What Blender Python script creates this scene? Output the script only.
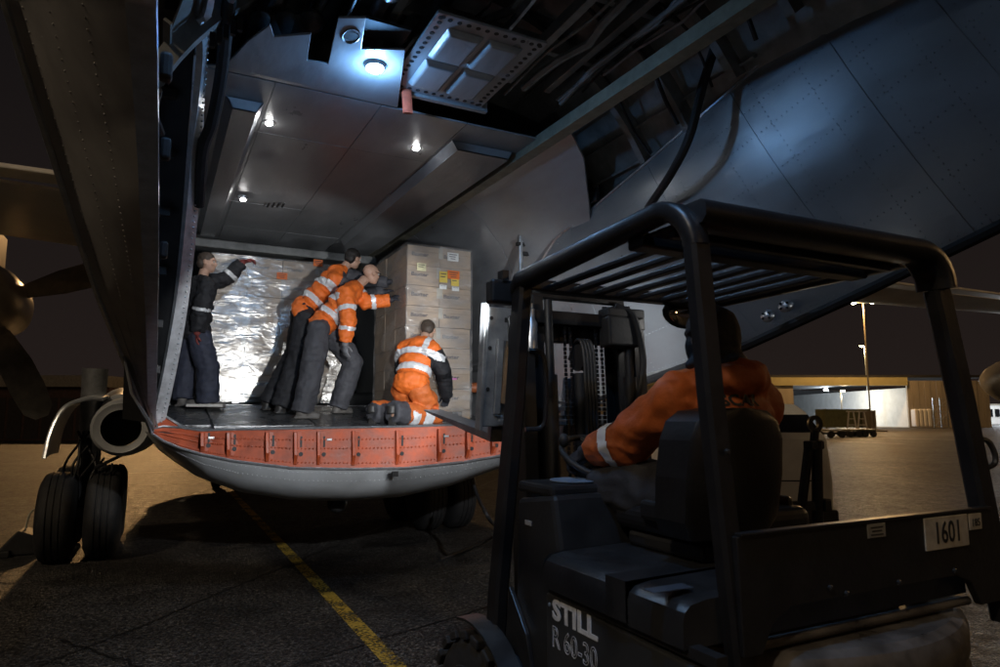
import bpy, bmesh, math, random
from mathutils import Vector, Matrix, noise
V = Vector
R = math.radians
random.seed(7)
for _o in list(bpy.data.objects): bpy.data.objects.remove(_o)
SC = bpy.context.scene
COL = SC.collection

# ------------------------------------------------------------------ camera
# world axes: +Y = nose direction of the aircraft, +X = its starboard side, z = 0 apron
CAM = V((-1.52, -6.73, 1.70)); YAW = R(27.0); PITCH = R(7.0); FPX = 667.0
cd = bpy.data.cameras.new('camera'); cam = bpy.data.objects.new('camera', cd); COL.objects.link(cam)
cam.location = CAM; cam.rotation_euler = (R(90) + PITCH, 0, -YAW)
cd.sensor_width = 36; cd.lens = 24.0; cd.clip_end = 2000; cd.clip_start = .05
cd.dof.use_dof = True; cd.dof.focus_distance = 5.5; cd.dof.aperture_fstop = 4.5
SC.camera = cam
SC.view_settings.view_transform = 'Standard'; SC.view_settings.look = 'None'
SC.view_settings.exposure = 0.0; SC.view_settings.gamma = 1.0
SC.view_settings.use_curve_mapping = False
# ------------------------------------------------------------------ night sky: town glow on low cloud
W = bpy.data.worlds.new('World'); SC.world = W; W.use_nodes = True
_bg = W.node_tree.nodes['Background']; _bg.inputs[1].default_value = 1.0
_tc = W.node_tree.nodes.new('ShaderNodeTexCoord'); _sx = W.node_tree.nodes.new('ShaderNodeSeparateXYZ'); _cr = W.node_tree.nodes.new('ShaderNodeValToRGB')
W.node_tree.links.new(_tc.outputs['Generated'], _sx.inputs[0]); W.node_tree.links.new(_sx.outputs['Z'], _cr.inputs[0]); W.node_tree.links.new(_cr.outputs[0], _bg.inputs[0])
_cr.color_ramp.elements[0].position = .0; _cr.color_ramp.elements[0].color = (.0165, .0115, .0100, 1)
_cr.color_ramp.elements[1].position = .45; _cr.color_ramp.elements[1].color = (.0070, .0058, .0060, 1)
CR, CF = V((math.cos(YAW), -math.sin(YAW), 0)), V((math.sin(YAW), math.cos(YAW), 0))
def ray(u, v):
    dx, dz = (u - 500) / FPX, (333.5 - v) / FPX
    y = math.cos(PITCH) - math.sin(PITCH) * dz; z = math.sin(PITCH) + math.cos(PITCH) * dz
    return CR * dx + CF * y + V((0, 0, z))
def at(u, v, x=None, y=None, z=None, d=None):
    r = ray(u, v)
    if x is not None: t = (x - CAM.x) / r.x
    elif y is not None: t = (y - CAM.y) / r.y
    elif z is not None: t = (z - CAM.z) / r.z
    else: t = d
    return CAM + r * t
def cw(right, fwd, z=0):            # metres right of / ahead of the camera, on the apron
    p = CAM + CR * right + CF * fwd; return V((p.x, p.y, z))
# ------------------------------------------------------------------ lights
def light(name, kind, loc, power, color, size=.05, target=None, angle=90, blend=.3):
    l = bpy.data.lights.new(name, kind); l.energy = power; l.color = color
    if kind == 'AREA': l.size = size
    else: l.shadow_soft_size = size
    if kind == 'SPOT': l.spot_size = R(angle); l.spot_blend = blend
    o = bpy.data.objects.new(name, l); COL.objects.link(o); o.location = loc
    if target is not None: o.rotation_euler = (V(target) - V(loc)).to_track_quat('-Z', 'Y').to_euler()
    return o
SODIUM = (1, .55, .21); COOL = (.19, .49, 1.0); WHITE = (.92, .96, 1.0)

# ------------------------------------------------------------------ mesh builder
class MB:
    def __init__(s): s.v = []; s.f = []
    def add(s, vs, fs):
        b = len(s.v); s.v += [V(p) for p in vs]; s.f += [tuple(i + b for i in f) for f in fs]; return s
    def box(s, c, d, m=None):
        c = V(c); h = V(d) / 2
        vs = [V((x * h.x, y * h.y, z * h.z)) for x in (-1, 1) for y in (-1, 1) for z in (-1, 1)]
        if m is not None: vs = [m @ p for p in vs]
        return s.add([p + c for p in vs], [(0, 1, 3, 2), (4, 6, 7, 5), (0, 4, 5, 1), (2, 3, 7, 6), (0, 2, 6, 4), (1, 5, 7, 3)])
    def b2(s, p, q):
        p = V(p); q = V(q); return s.box((p + q) / 2, [abs(a) for a in (q - p)])
    def beam(s, p, q, w, h, up=(0, 0, 1)):
        return s.sweep([p, q], [(-w / 2, -h / 2), (w / 2, -h / 2), (w / 2, h / 2), (-w / 2, h / 2)], up)
    def sweep(s, pts, prof, up=(0, 0, 1), closed=False):
        pts = [V(p) for p in pts]; n = len(pts); k = len(prof); up = V(up); vs = []
        for i, p in enumerate(pts):
            if closed: t = pts[(i + 1) % n] - pts[i - 1]
            else:
                a = pts[max(i - 1, 0)]; b = pts[min(i + 1, n - 1)]; t = b - a
            t.normalize(); sd = t.cross(up)
            if sd.length < 1e-4: sd = t.cross(V((0, 1, 0)))
            sd.normalize(); u = sd.cross(t).normalized()
            sc = 1.0
            if 0 < i < n - 1 and not closed:
                a1 = (pts[i] - pts[i - 1]).normalized(); sc = 1 / max(.5, a1.dot(t))
            vs += [p + sd * (x * (sc if abs(sd.z) < 2 else 1)) + u * (y * sc) for x, y in prof]
        fs = []
        m = n if closed else n - 1
        for i in range(m):
            j = (i + 1) % n
            for q in range(k):
                fs.append((i * k + q, i * k + (q + 1) % k, j * k + (q + 1) % k, j * k + q))
        if not closed: fs += [tuple(range(k))[::-1], tuple((n - 1) * k + q for q in range(k))]
        return s.add(vs, fs)
    def tube(s, pts, r, n=10, caps=True):
        pts = [V(p) for p in pts]
        rr = r if isinstance(r, (list, tuple)) else [r] * len(pts)
        vs = []; prev = None
        for i, p in enumerate(pts):
            t = (pts[min(i + 1, len(pts) - 1)] - pts[max(i - 1, 0)]).normalized()
            if prev is None: a = t.orthogonal().normalized()
            else: a = (prev - t * prev.dot(t)); a = a.normalized() if a.length > 1e-5 else t.orthogonal().normalized()
            prev = a; b = t.cross(a)
            vs += [p + (a * math.cos(2 * math.pi * q / n) + b * math.sin(2 * math.pi * q / n)) * rr[i] for q in range(n)]
        fs = [(i * n + q, i * n + (q + 1) % n, (i + 1) * n + (q + 1) % n, (i + 1) * n + q) for i in range(len(pts) - 1) for q in range(n)]
        if caps: fs += [tuple(range(n))[::-1], tuple((len(pts) - 1) * n + q for q in range(n))]
        return s.add(vs, fs)
    def lathe(s, o, ax, prof, n=24, cap=True):
        o = V(o); ax = V(ax).normalized(); a = ax.orthogonal().normalized(); b = ax.cross(a); vs = []
        for d, r in prof:
            vs += [o + ax * d + (a * math.cos(2 * math.pi * q / n) + b * math.sin(2 * math.pi * q / n)) * max(r, 1e-4) for q in range(n)]
        fs = [(i * n + q, i * n + (q + 1) % n, (i + 1) * n + (q + 1) % n, (i + 1) * n + q) for i in range(len(prof) - 1) for q in range(n)]
        if cap: fs += [tuple(range(n))[::-1], tuple((len(prof) - 1) * n + q for q in range(n))]
        return s.add(vs, fs)
    def ball(s, c, r, n=14, m=None, k=9):
        c = V(c); r = V(r) if hasattr(r, '__len__') else V((r, r, r)); vs = []
        for i in range(k + 1):
            th = math.pi * i / k
            for q in range(n):
                p = V((r.x * max(math.sin(th), .01) * math.cos(2 * math.pi * q / n), r.y * max(math.sin(th), .01) * math.sin(2 * math.pi * q / n), r.z * math.cos(th)))
                vs.append(c + (m @ p if m is not None else p))
        fs = [(i * n + q, (i + 1) * n + q, (i + 1) * n + (q + 1) % n, i * n + (q + 1) % n) for i in range(k) for q in range(n)]
        fs += [tuple(range(n)), tuple(k * n + q for q in range(n))[::-1]]
        return s.add(vs, fs)
    def grid(s, rows, th=0, nrm=None):
        n = len(rows); k = len(rows[0]); base = [V(p) for r in rows for p in r]
        fs = [(i * k + j, i * k + j + 1, (i + 1) * k + j + 1, (i + 1) * k + j) for i in range(n - 1) for j in range(k - 1)]
        if not th: return s.add(base, fs)
        def nr(i, j):
            a = V(rows[min(i + 1, n - 1)][j]) - V(rows[max(i - 1, 0)][j]); b = V(rows[i][min(j + 1, k - 1)]) - V(rows[i][max(j - 1, 0)])
            c = b.cross(a); return c.normalized() if c.length > 1e-9 else V((0, 0, 1))
        back = [V(rows[i][j]) + (V(nrm) if nrm else nr(i, j)) * th for i in range(n) for j in range(k)]
        N = n * k; fb = [tuple(N + a for a in f[::-1]) for f in fs]; ed = []
        rim = [(0, j) for j in range(k)] + [(i, k - 1) for i in range(1, n)] + [(n - 1, j) for j in range(k - 2, -1, -1)] + [(i, 0) for i in range(n - 2, 0, -1)]
        rim = [i * k + j for i, j in rim]
        for q in range(len(rim)):
            a = rim[q]; b = rim[(q + 1) % len(rim)]; ed.append((b, a, N + a, N + b))
        return s.add(base + back, fs + fb + ed)
    def prism(s, poly, ext):
        poly = [V(p) for p in poly]; n = len(poly); e = V(ext)
        return s.add(poly + [p + e for p in poly], [tuple(range(n))[::-1], tuple(n + i for i in range(n))] + [(i, (i + 1) % n, n + (i + 1) % n, n + i) for i in range(n)])
    def mesh(s, name, off=V((0, 0, 0)), smooth=None):
        me = bpy.data.meshes.new(name); me.from_pydata([p - off for p in s.v], [], s.f)
        bm = bmesh.new(); bm.from_mesh(me); bmesh.ops.recalc_face_normals(bm, faces=bm.faces); bm.to_mesh(me); bm.free()
        if smooth:
            me.polygons.foreach_set('use_smooth', [True] * len(me.polygons)); me.set_sharp_from_angle(angle=R(smooth))
        return me
def wloc(o):
    p = V((0, 0, 0))
    while o: p += V(o.location); o = o.parent
    return p
def link(name, me, mat, parent=None, loc=None):
    o = bpy.data.objects.new(name, me); COL.objects.link(o)
    if mat is not None and me is not None:
        if not me.materials: me.materials.append(mat)
    if parent: o.parent = parent
    if loc is not None: o.location = loc
    return o
def obj(name, mb, mat, parent=None, smooth=35, bevel=0, seg=2, origin=None):
    """one mesh object from world coordinates; parent roots are unrotated"""
    off = wloc(parent) if parent else V((0, 0, 0))
    loc = V((0, 0, 0))
    if parent is None or origin is not None:
        o3 = V(origin) if origin is not None else sum(mb.v, V((0, 0, 0))) / len(mb.v)
        loc = o3 - off; off = o3
    o = link(name, mb.mesh(name, off, smooth), mat, parent, loc)
    if bevel:
        m = o.modifiers.new('bevel', 'BEVEL'); m.width = bevel; m.segments = seg; m.limit_method = 'ANGLE'; m.angle_limit = R(40); m.harden_normals = False
    return o
def tag(o, label=None, cat=None, group=None, kind=None):
    if label: o['label'] = label
    if cat: o['category'] = cat
    if group: o['group'] = group
    if kind: o['kind'] = kind
    return o
def thing(name, loc, label, cat, group=None, rz=0):
    o = bpy.data.objects.new(name, None); COL.objects.link(o); o.location = loc; o.rotation_euler.z = rz; o.empty_display_size = .2
    return tag(o, label, cat, group)
def copy_tree(o, parent=None):
    c = o.copy(); COL.objects.link(c); c.parent = parent
    for ch in list(o.children): copy_tree(ch, c)
    return c
def text(name, body, org, right, up, size, mat, parent, extrude=.0008, offset=0, sx=1.0, outline=0, align='LEFT'):
    cu = bpy.data.curves.new(name, 'FONT'); cu.body = body; cu.size = size; cu.extrude = extrude; cu.offset = offset; cu.align_x = align
    cu.resolution_u = 3
    if outline: cu.fill_mode = 'NONE'; cu.bevel_depth = outline; cu.bevel_resolution = 0; cu.extrude = 0
    t = bpy.data.objects.new(name, cu); COL.objects.link(t)
    dg = bpy.context.evaluated_depsgraph_get(); me = bpy.data.meshes.new_from_object(t.evaluated_get(dg))
    bpy.data.objects.remove(t)
    rt = V(right).normalized(); u = V(up).normalized(); n = rt.cross(u)
    M = Matrix((rt * sx, u, n)).transposed().to_4x4()
    off = wloc(parent); M.translation = V(org) - off
    me.transform(M); me.materials.clear()
    return link(name, me, mat, parent)

# ------------------------------------------------------------------ materials
MATS = {}
def mat(name, col, rough=.5, metal=0, var=.25, scale=6, bump=0, bscale=40, detail=4, spec=None, coat=0, streak=None, rvar=0, emit=None, trans=0, bdist=.01):
    if name in MATS: return MATS[name]
    m = bpy.data.materials.new(name); m.use_nodes = True; nt = m.node_tree; b = nt.nodes['Principled BSDF']
    b.inputs['Roughness'].default_value = rough; b.inputs['Metallic'].default_value = metal
    if spec is not None: b.inputs['Specular IOR Level'].default_value = spec
    if coat: b.inputs['Coat Weight'].default_value = coat
    tc = nt.nodes.new('ShaderNodeTexCoord'); mp = nt.nodes.new('ShaderNodeMapping'); nt.links.new(tc.outputs['Object'], mp.inputs[0])
    if streak: mp.inputs['Scale'].default_value = streak
    c = V(col)
    if var:
        no = nt.nodes.new('ShaderNodeTexNoise'); no.inputs['Scale'].default_value = scale; no.inputs['Detail'].default_value = detail; no.inputs['Roughness'].default_value = .62
        nt.links.new(mp.outputs[0], no.inputs['Vector'])
        rp = nt.nodes.new('ShaderNodeValToRGB'); nt.links.new(no.outputs[0], rp.inputs[0])
        rp.color_ramp.elements[0].position = .3; rp.color_ramp.elements[1].position = .72
        rp.color_ramp.elements[0].color = (*(c * (1 - var)), 1); rp.color_ramp.elements[1].color = (*[min(1, x * (1 + var)) for x in c], 1)
        nt.links.new(rp.outputs[0], b.inputs['Base Color'])
        if rvar:
            mr = nt.nodes.new('ShaderNodeMapRange'); nt.links.new(no.outputs[0], mr.inputs[0])
            mr.inputs[1].default_value = .3; mr.inputs[2].default_value = .7; mr.inputs[3].default_value = max(.03, rough - rvar); mr.inputs[4].default_value = min(1, rough + rvar)
            nt.links.new(mr.outputs[0], b.inputs['Roughness'])
    else: b.inputs['Base Color'].default_value = (*c, 1)
    if bump:
        n2 = nt.nodes.new('ShaderNodeTexNoise'); n2.inputs['Scale'].default_value = bscale; n2.inputs['Detail'].default_value = 5
        nt.links.new(mp.outputs[0], n2.inputs['Vector'])
        bp = nt.nodes.new('ShaderNodeBump'); bp.inputs['Strength'].default_value = bump; bp.inputs['Distance'].default_value = bdist
        nt.links.new(n2.outputs[0], bp.inputs['Height']); nt.links.new(bp.outputs[0], b.inputs['Normal'])
    if emit: b.inputs['Emission Color'].default_value = (*emit[:3], 1); b.inputs['Emission Strength'].default_value = emit[3]
    if trans: b.inputs['Transmission Weight'].default_value = trans
    MATS[name] = m; return m
def emis(name, col, s):
    return mat(name, (.8, .8, .8), .4, var=0, emit=(*col, s))
def mix_film(name, col, alpha, rough, bump, bscale, stretch=(1, 1, 1)):
    """thin crumpled plastic film: part see-through, part glossy"""
    m = bpy.data.materials.new(name); m.use_nodes = True; nt = m.node_tree; nt.nodes.clear(); N = nt.nodes.new; L = nt.links.new
    out = N('ShaderNodeOutputMaterial'); mx = N('ShaderNodeMixShader'); tr = N('ShaderNodeBsdfTransparent'); pb = N('ShaderNodeBsdfPrincipled')
    pb.inputs['Base Color'].default_value = (*col, 1); pb.inputs['Roughness'].default_value = rough; pb.inputs['Specular IOR Level'].default_value = .9; pb.inputs['Metallic'].default_value = .6
    tc = N('ShaderNodeTexCoord'); mp = N('ShaderNodeMapping'); mp.inputs['Scale'].default_value = stretch; L(tc.outputs['Object'], mp.inputs[0])
    n1 = N('ShaderNodeTexNoise'); n1.inputs['Scale'].default_value = bscale; n1.inputs['Detail'].default_value = 6; n1.inputs['Distortion'].default_value = 1.2; L(mp.outputs[0], n1.inputs['Vector'])
    bp = N('ShaderNodeBump'); bp.inputs['Strength'].default_value = bump; bp.inputs['Distance'].default_value = .02; L(n1.outputs[0], bp.inputs['Height']); L(bp.outputs[0], pb.inputs['Normal'])
    n2 = N('ShaderNodeTexNoise'); n2.inputs['Scale'].default_value = 3.2; n2.inputs['Detail'].default_value = 5; L(mp.outputs[0], n2.inputs['Vector'])
    mr = N('ShaderNodeMapRange'); L(n2.outputs[0], mr.inputs[0]); mr.inputs[1].default_value = .36; mr.inputs[2].default_value = .64; mr.inputs[3].default_value = max(0, alpha - .2); mr.inputs[4].default_value = min(1, alpha + .2)
    L(mr.outputs[0], mx.inputs[0]); L(tr.outputs[0], mx.inputs[1]); L(pb.outputs[0], mx.inputs[2]); L(mx.outputs[0], out.inputs[0])
    MATS[name] = m; return m
# ================================================================== materials used widely
M_door = mat('door_skin_paint', (.27, .29, .31), .36, .5, var=.14, scale=2.2, bump=.2, bscale=2.6, streak=(1, .5, 1), rvar=.1, bdist=.05, detail=8)
M_doorL = mat('inner_door_skin_paint', (.30, .29, .28), .5, .2, var=.2, scale=3, bump=.12, bscale=4, bdist=.03)
M_edge = mat('bare_aluminium_edge', (.55, .58, .62), .28, .85, var=.2, scale=14, bump=.2, bscale=18)
M_line = mat('hold_lining_paint', (.29, .30, .315), .40, .12, var=.3, scale=2.6, bump=.4, bscale=5, rvar=.16, detail=10, streak=(1, .35, 1), bdist=.02)
M_struct = mat('primer_grey_structure', (.21, .215, .21), .5, .2, var=.35, scale=5, bump=.2, bscale=20)
M_rail = mat('olive_rail_paint', (.26, .25, .19), .5, .2, var=.25, scale=9)
M_black = mat('black_rubber', (.012, .012, .013), .6, 0, var=.4, scale=15, bump=.15, bscale=60)
M_tyre = mat('tyre_rubber', (.016, .016, .017), .75, 0, var=.4, scale=12, bump=.2, bscale=70)
M_belly = mat('belly_paint_grey', (.42, .44, .46), .4, .05, var=.14, scale=2.5, bump=.08, bscale=6, rvar=.1)
M_orange = mat('sill_orange_primer', (.36, .062, .018), .5, 0, var=.4, scale=7, bump=.15, bscale=30, rvar=.12, detail=8)
M_floor = mat('worn_floor_plate', (.12, .122, .126), .30, .55, var=.4, scale=5, bump=.2, bscale=30, rvar=.14, detail=8)
M_steel = mat('galvanised_steel', (.42, .44, .46), .35, .8, var=.25, scale=12, bump=.1, bscale=25)
M_dark = mat('dark_machinery_paint', (.02, .021, .023), .42, .1, var=.3, scale=9, bump=.1, bscale=40)
M_wing = mat('wing_paint', (.50, .47, .43), .5, .05, var=.16, scale=1.2, detail=8)
M_white = mat('white_paint', (.72, .72, .70), .42, 0, var=.1, scale=3, detail=7)
# ================================================================== apron
def asphalt():
    m = bpy.data.materials.new('wet_asphalt'); m.use_nodes = True; nt = m.node_tree; b = nt.nodes['Principled BSDF']; N = nt.nodes.new; L = nt.links.new
    tc = N('ShaderNodeTexCoord')
    def noi(s, d=6, dist=0):
        n = N('ShaderNodeTexNoise'); n.inputs['Scale'].default_value = s; n.inputs['Detail'].default_value = d; n.inputs['Distortion'].default_value = dist; L(tc.outputs['Object'], n.inputs['Vector']); return n
    def ramp(src, *el):
        r = N('ShaderNodeValToRGB'); L(src, r.inputs[0]); e = r.color_ramp.elements
        while len(e) < len(el): e.new(.5)
        for i, (p, c) in enumerate(el): e[i].position = p; e[i].color = (*c, 1)
        return r
    b.inputs['Specular IOR Level'].default_value = .3
    big = noi(.35, 8, .6); grain = noi(48, 5); mid = noi(7, 6)
    base = ramp(big.outputs[0], (.3, (.030, .029, .028)), (.5, (.052, .050, .048)), (.75, (.082, .078, .074)))
    g2 = noi(26, 5); ga_ = N('ShaderNodeMath'); ga_.operation = 'ADD'; L(grain.outputs[0], ga_.inputs[0]); L(g2.outputs[0], ga_.inputs[1])
    gh = N('ShaderNodeMath'); gh.operation = 'MULTIPLY'; gh.inputs[1].default_value = .5; L(ga_.outputs[0], gh.inputs[0])
    gr = ramp(gh.outputs[0], (.43, (.2, .2, .2)), (.52, (.9, .89, .88)), (.61, (2.7, 2.65, 2.6)))  # grain contrast widened, bright speckles put glints into the colour
    mx = N('ShaderNodeMixRGB'); mx.blend_type = 'MULTIPLY'; mx.inputs[0].default_value = 1; L(base.outputs[0], mx.inputs[1]); L(gr.outputs[0], mx.inputs[2])
    pat = noi(1.7, 7, .8); pr = ramp(pat.outputs[0], (.32, (.5, .5, .5)), (.5, (1, 1, 1)), (.7, (1.45, 1.42, 1.38)))
    m2 = N('ShaderNodeMixRGB'); m2.blend_type = 'MULTIPLY'; m2.inputs[0].default_value = 1; L(mx.outputs[0], m2.inputs[1]); L(pr.outputs[0], m2.inputs[2])
    L(m2.outputs[0], b.inputs['Base Color'])
    rr = N('ShaderNodeMapRange'); L(mid.outputs[0], rr.inputs[0]); rr.inputs[1].default_value = .3; rr.inputs[2].default_value = .7; rr.inputs[3].default_value = .40; rr.inputs[4].default_value = .66
    L(rr.outputs[0], b.inputs['Roughness'])
    vo = N('ShaderNodeTexVoronoi'); vo.inputs['Scale'].default_value = 58; L(tc.outputs['Object'], vo.inputs['Vector'])
    ad = N('ShaderNodeMath'); ad.operation = 'ADD'; L(vo.outputs['Distance'], ad.inputs[0]); L(ga_.outputs[0], ad.inputs[1])
    bp = N('ShaderNodeBump'); bp.inputs['Strength'].default_value = .75; bp.inputs['Distance'].default_value = .022; L(ad.outputs[0], bp.inputs['Height']); L(bp.outputs[0], b.inputs['Normal'])
    return m
def flat_poly(name, pts, z, m, kind='structure'):
    mb = MB(); mb.add([V((p[0], p[1], z)) for p in pts], [tuple(range(len(pts)))])
    me = mb.mesh(name); 
    if me.polygons[0].normal.z < 0: me.flip_normals()
    return tag(link(name, me, m), kind=kind)
gm = MB(); gm.grid([[V((x, y, 0)) for x in (-900, -300, -60, -10, 0, 10, 60, 300, 900)] for y in (-600, -100, -20, -6, 0, 6, 20, 100, 900)])
tag(link('apron_ground', gm.mesh('apron_ground'), asphalt()), kind='structure')
def paint(name, col, wear):
    m = bpy.data.materials.new(name); m.use_nodes = True; nt = m.node_tree; nt.nodes.clear(); N = nt.nodes.new; L = nt.links.new
    o = N('ShaderNodeOutputMaterial'); mx = N('ShaderNodeMixShader'); tr = N('ShaderNodeBsdfTransparent'); p = N('ShaderNodeBsdfPrincipled'); p.inputs['Base Color'].default_value = (*col, 1); p.inputs['Roughness'].default_value = .6
    tc = N('ShaderNodeTexCoord'); n = N('ShaderNodeTexNoise'); n.inputs['Scale'].default_value = 38; n.inputs['Detail'].default_value = 5; L(tc.outputs['Object'], n.inputs['Vector'])
    n3 = N('ShaderNodeTexNoise'); n3.inputs['Scale'].default_value = 3; n3.inputs['Detail'].default_value = 5; L(tc.outputs['Object'], n3.inputs['Vector'])
    ad = N('ShaderNodeMath'); ad.operation = 'ADD'; L(n.outputs[0], ad.inputs[0]); L(n3.outputs[0], ad.inputs[1])
    mr = N('ShaderNodeMapRange'); mr.inputs[1].default_value = wear - .12; mr.inputs[2].default_value = wear + .12; L(ad.outputs[0], mr.inputs[0])
    bp = N('ShaderNodeBump'); bp.inputs['Strength'].default_value = .6; bp.inputs['Distance'].default_value = .006; L(n.outputs[0], bp.inputs['Height']); L(bp.outputs[0], p.inputs['Normal'])
    L(mr.outputs[0], mx.inputs[0]); L(tr.outputs[0], mx.inputs[1]); L(p.outputs[0], mx.inputs[2]); L(mx.outputs[0], o.inputs[0]); return m
M_yel = paint('worn_yellow_paint', (.50, .34, .05), .97); M_whp = paint('worn_white_paint', (.55, .53, .48), .9)
def gstrip(name, a, b, w, z, m):
    a = V((a.x, a.y, 0)); b = V((b.x, b.y, 0)); n = (b - a).normalized().cross(V((0, 0, 1))) * (w / 2)
    return flat_poly(name, [a - n, b - n, b + n, a + n], z, m)
ga, gb = at(236, 497, z=0), at(418, 690, z=0)
gstrip('yellow_guide_line', ga + (ga - gb) * 1.5, gb + (gb - ga) * .5, .13, .004, M_yel)
for k, (p, q, w) in enumerate([((128, 486), (206, 482), .1), ((120, 474), (230, 469), .1), ((150, 461), (330, 456), .1), ((205, 489), (180, 502), .12)]):
    gstrip('white_apron_line', at(*p, z=0), at(*q, z=0), w, .004, M_whp)
for u0, v0, u1, v1 in [(825, 441, 905, 444), (830, 437, 960, 440)]:
    gstrip('white_apron_line', at(u0, v0, z=0), at(u1, v1, z=0), .4, .004, M_whp)
M_tarsh = mat('tar_shadow_dark', (.012, .012, .012), .35, 0, var=.3, scale=10)
for p_, q_ in [((-40, 700), (520, 470)), ((120, 720), (640, 560)), ((60, 640), (300, 720)), ((830, 470), (1010, 492)), ((820, 455), (1000, 462))]:  # dark strips drawn for tar joints and for a cable's faint shadow
    a_, b_ = at(*p_, z=0), at(*q_, z=0); nn = 24; prv = a_
    mb = MB(); rows = []
    for k in range(nn + 1):
        c_ = a_.lerp(b_, k / nn); n_ = (b_ - a_).normalized().cross(V((0, 0, 1))); o_ = n_ * .05 * noise.noise(V((k * .7, p_[0], 0))); w_ = n_ * (.012 + .008 * noise.noise(V((k * 1.3, p_[1], 5))))
        rows.append([V((*(c_ + o_ - w_).xy, .003)), V((*(c_ + o_ + w_).xy, .003))])
    tag(link('tar_shadow_strip', MB().grid(rows).mesh('tar_shadow_strip'), M_tarsh), kind='structure')
# ================================================================== far background (metres from the camera)
def CWB(mb, r0, r1, f0, f1, z0, z1):          # box aligned with the view axis
    c = cw((r0 + r1) / 2, (f0 + f1) / 2, (z0 + z1) / 2)
    return mb.box(c, (abs(r1 - r0), abs(f1 - f0), abs(z1 - z0)), Matrix.Rotation(-YAW, 3, 'Z'))
def ux(u, f): return (u - 500) / FPX * f * 1.005
M_clad = mat('hangar_cladding', (.30, .27, .22), .6, 0, var=.12, scale=1.5, streak=(1, 1, .2))
M_fascia = mat('yellow_fascia', (.36, .33, .17), .5, 0, var=.1, scale=1)
M_hin = mat('hangar_white_wall', (.62, .66, .70), .6, 0, var=.12, scale=.8)
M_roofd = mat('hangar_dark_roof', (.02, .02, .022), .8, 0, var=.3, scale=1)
M_green = mat('drab_green_container', (.16, .17, .08), .55, 0, var=.25, scale=1.5)
M_glass = mat('dark_window_glass', (.01, .011, .013), .06, 0, var=0, spec=.8)
F = 95.
hg = thing('hangar', cw(ux(850, F), F, 0), 'large tan hangar with yellow fascia and open lit door bay', 'hangar')
x0, x1, x2, x3 = ux(752, F), ux(791, F), ux(904, F), ux(985, F)
for k in range(14):                              # cladding sheets right of the opening
    a = x2 + (x3 - x2) * k / 14; b = x2 + (x3 - x2) * (k + 1) / 14
    obj('cladding_panel', CWB(MB(), a + .02, b - .02, F - .05 * (k % 2), F + .3, 0, 6.6), M_clad, hg, None)
obj('side_pier', CWB(MB(), x0 - 40, x1, F, F + .4, 0, 5.9), M_clad, hg, None)
obj('fascia_beam', CWB(MB(), x0 - 40, x2, F - .3, F + .5, 5.9, 7.05), M_fascia, hg, None)
obj('roof', CWB(MB(), x0 - 40, x3, F - .1, F + 46, 7.05, 7.4), M_roofd, hg, None)
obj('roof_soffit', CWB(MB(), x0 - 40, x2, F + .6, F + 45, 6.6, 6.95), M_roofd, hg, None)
for k in range(9):
    a = x0 - 3 + (x2 + 12 - x0) * k / 9; b = a + (x2 + 12 - x0) / 9
    obj('back_wall_panel', CWB(MB(), a + .03, b - .03, F + 45, F + 45.2, 0, 4.6), M_hin, hg, None)
obj('inner_side_wall', CWB(MB(), x2 + .4, x2 + .7, F + .6, F + 45, 0, 5.6), M_hin, hg, None)
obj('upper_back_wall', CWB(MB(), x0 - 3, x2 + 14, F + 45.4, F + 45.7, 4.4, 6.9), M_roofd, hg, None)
obj('hangar_floor_slab', CWB(MB(), x0 - 4, x2 + .3, F + .6, F + 45, 0, .03), M_clad, hg, None)
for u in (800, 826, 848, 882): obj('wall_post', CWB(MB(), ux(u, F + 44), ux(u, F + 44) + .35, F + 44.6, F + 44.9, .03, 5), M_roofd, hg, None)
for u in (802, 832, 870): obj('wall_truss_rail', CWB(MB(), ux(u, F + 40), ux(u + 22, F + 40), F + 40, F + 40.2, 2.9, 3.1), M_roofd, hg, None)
for i, (u, v) in enumerate([(784, 394.5), (826, 389.5)]):
    p = at(u, v, d=F + 12 + 14 * i); l = obj('hanging_lamp', MB().lathe(p, (0, 0, 1), [(-.25, .4), (0, .35), (.3, .1)], 10), emis('lamp_white', WHITE, 14), hg)
    light('hangar_lamp_light', 'POINT', p - V((0, 0, .6)), 3600, (.82, .92, 1), .4)
def container(name, u0, u1, f, h, dep, m, label):
    o = thing(name, cw(ux((u0 + u1) / 2, f), f, 0), label, 'container')
    a, b = ux(u0, f), ux(u1, f)
    obj('body', CWB(MB(), a, b, f, f + dep, .15, h), m, o, None)
    n = 14
    for k in range(n): obj('side_rib', CWB(MB(), a + (b - a) * (k + .2) / n, a + (b - a) * (k + .7) / n, f - .06, f - .002, .3, h - .2), m, o, None)
    for q in (a, b - .2): obj('corner_post', CWB(MB(), q, q + .2, f - .1, f - .01, 0, h + .03), m, o, None)
    return o
container('freight_container', 821, 866, 86, 2.5, 2.6, M_green, 'drab green freight container before the open hangar')
container('freight_container', 866, 871, 84, 2.3, 2.0, M_clad, 'narrow tan crate at the end of the green container')
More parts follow.
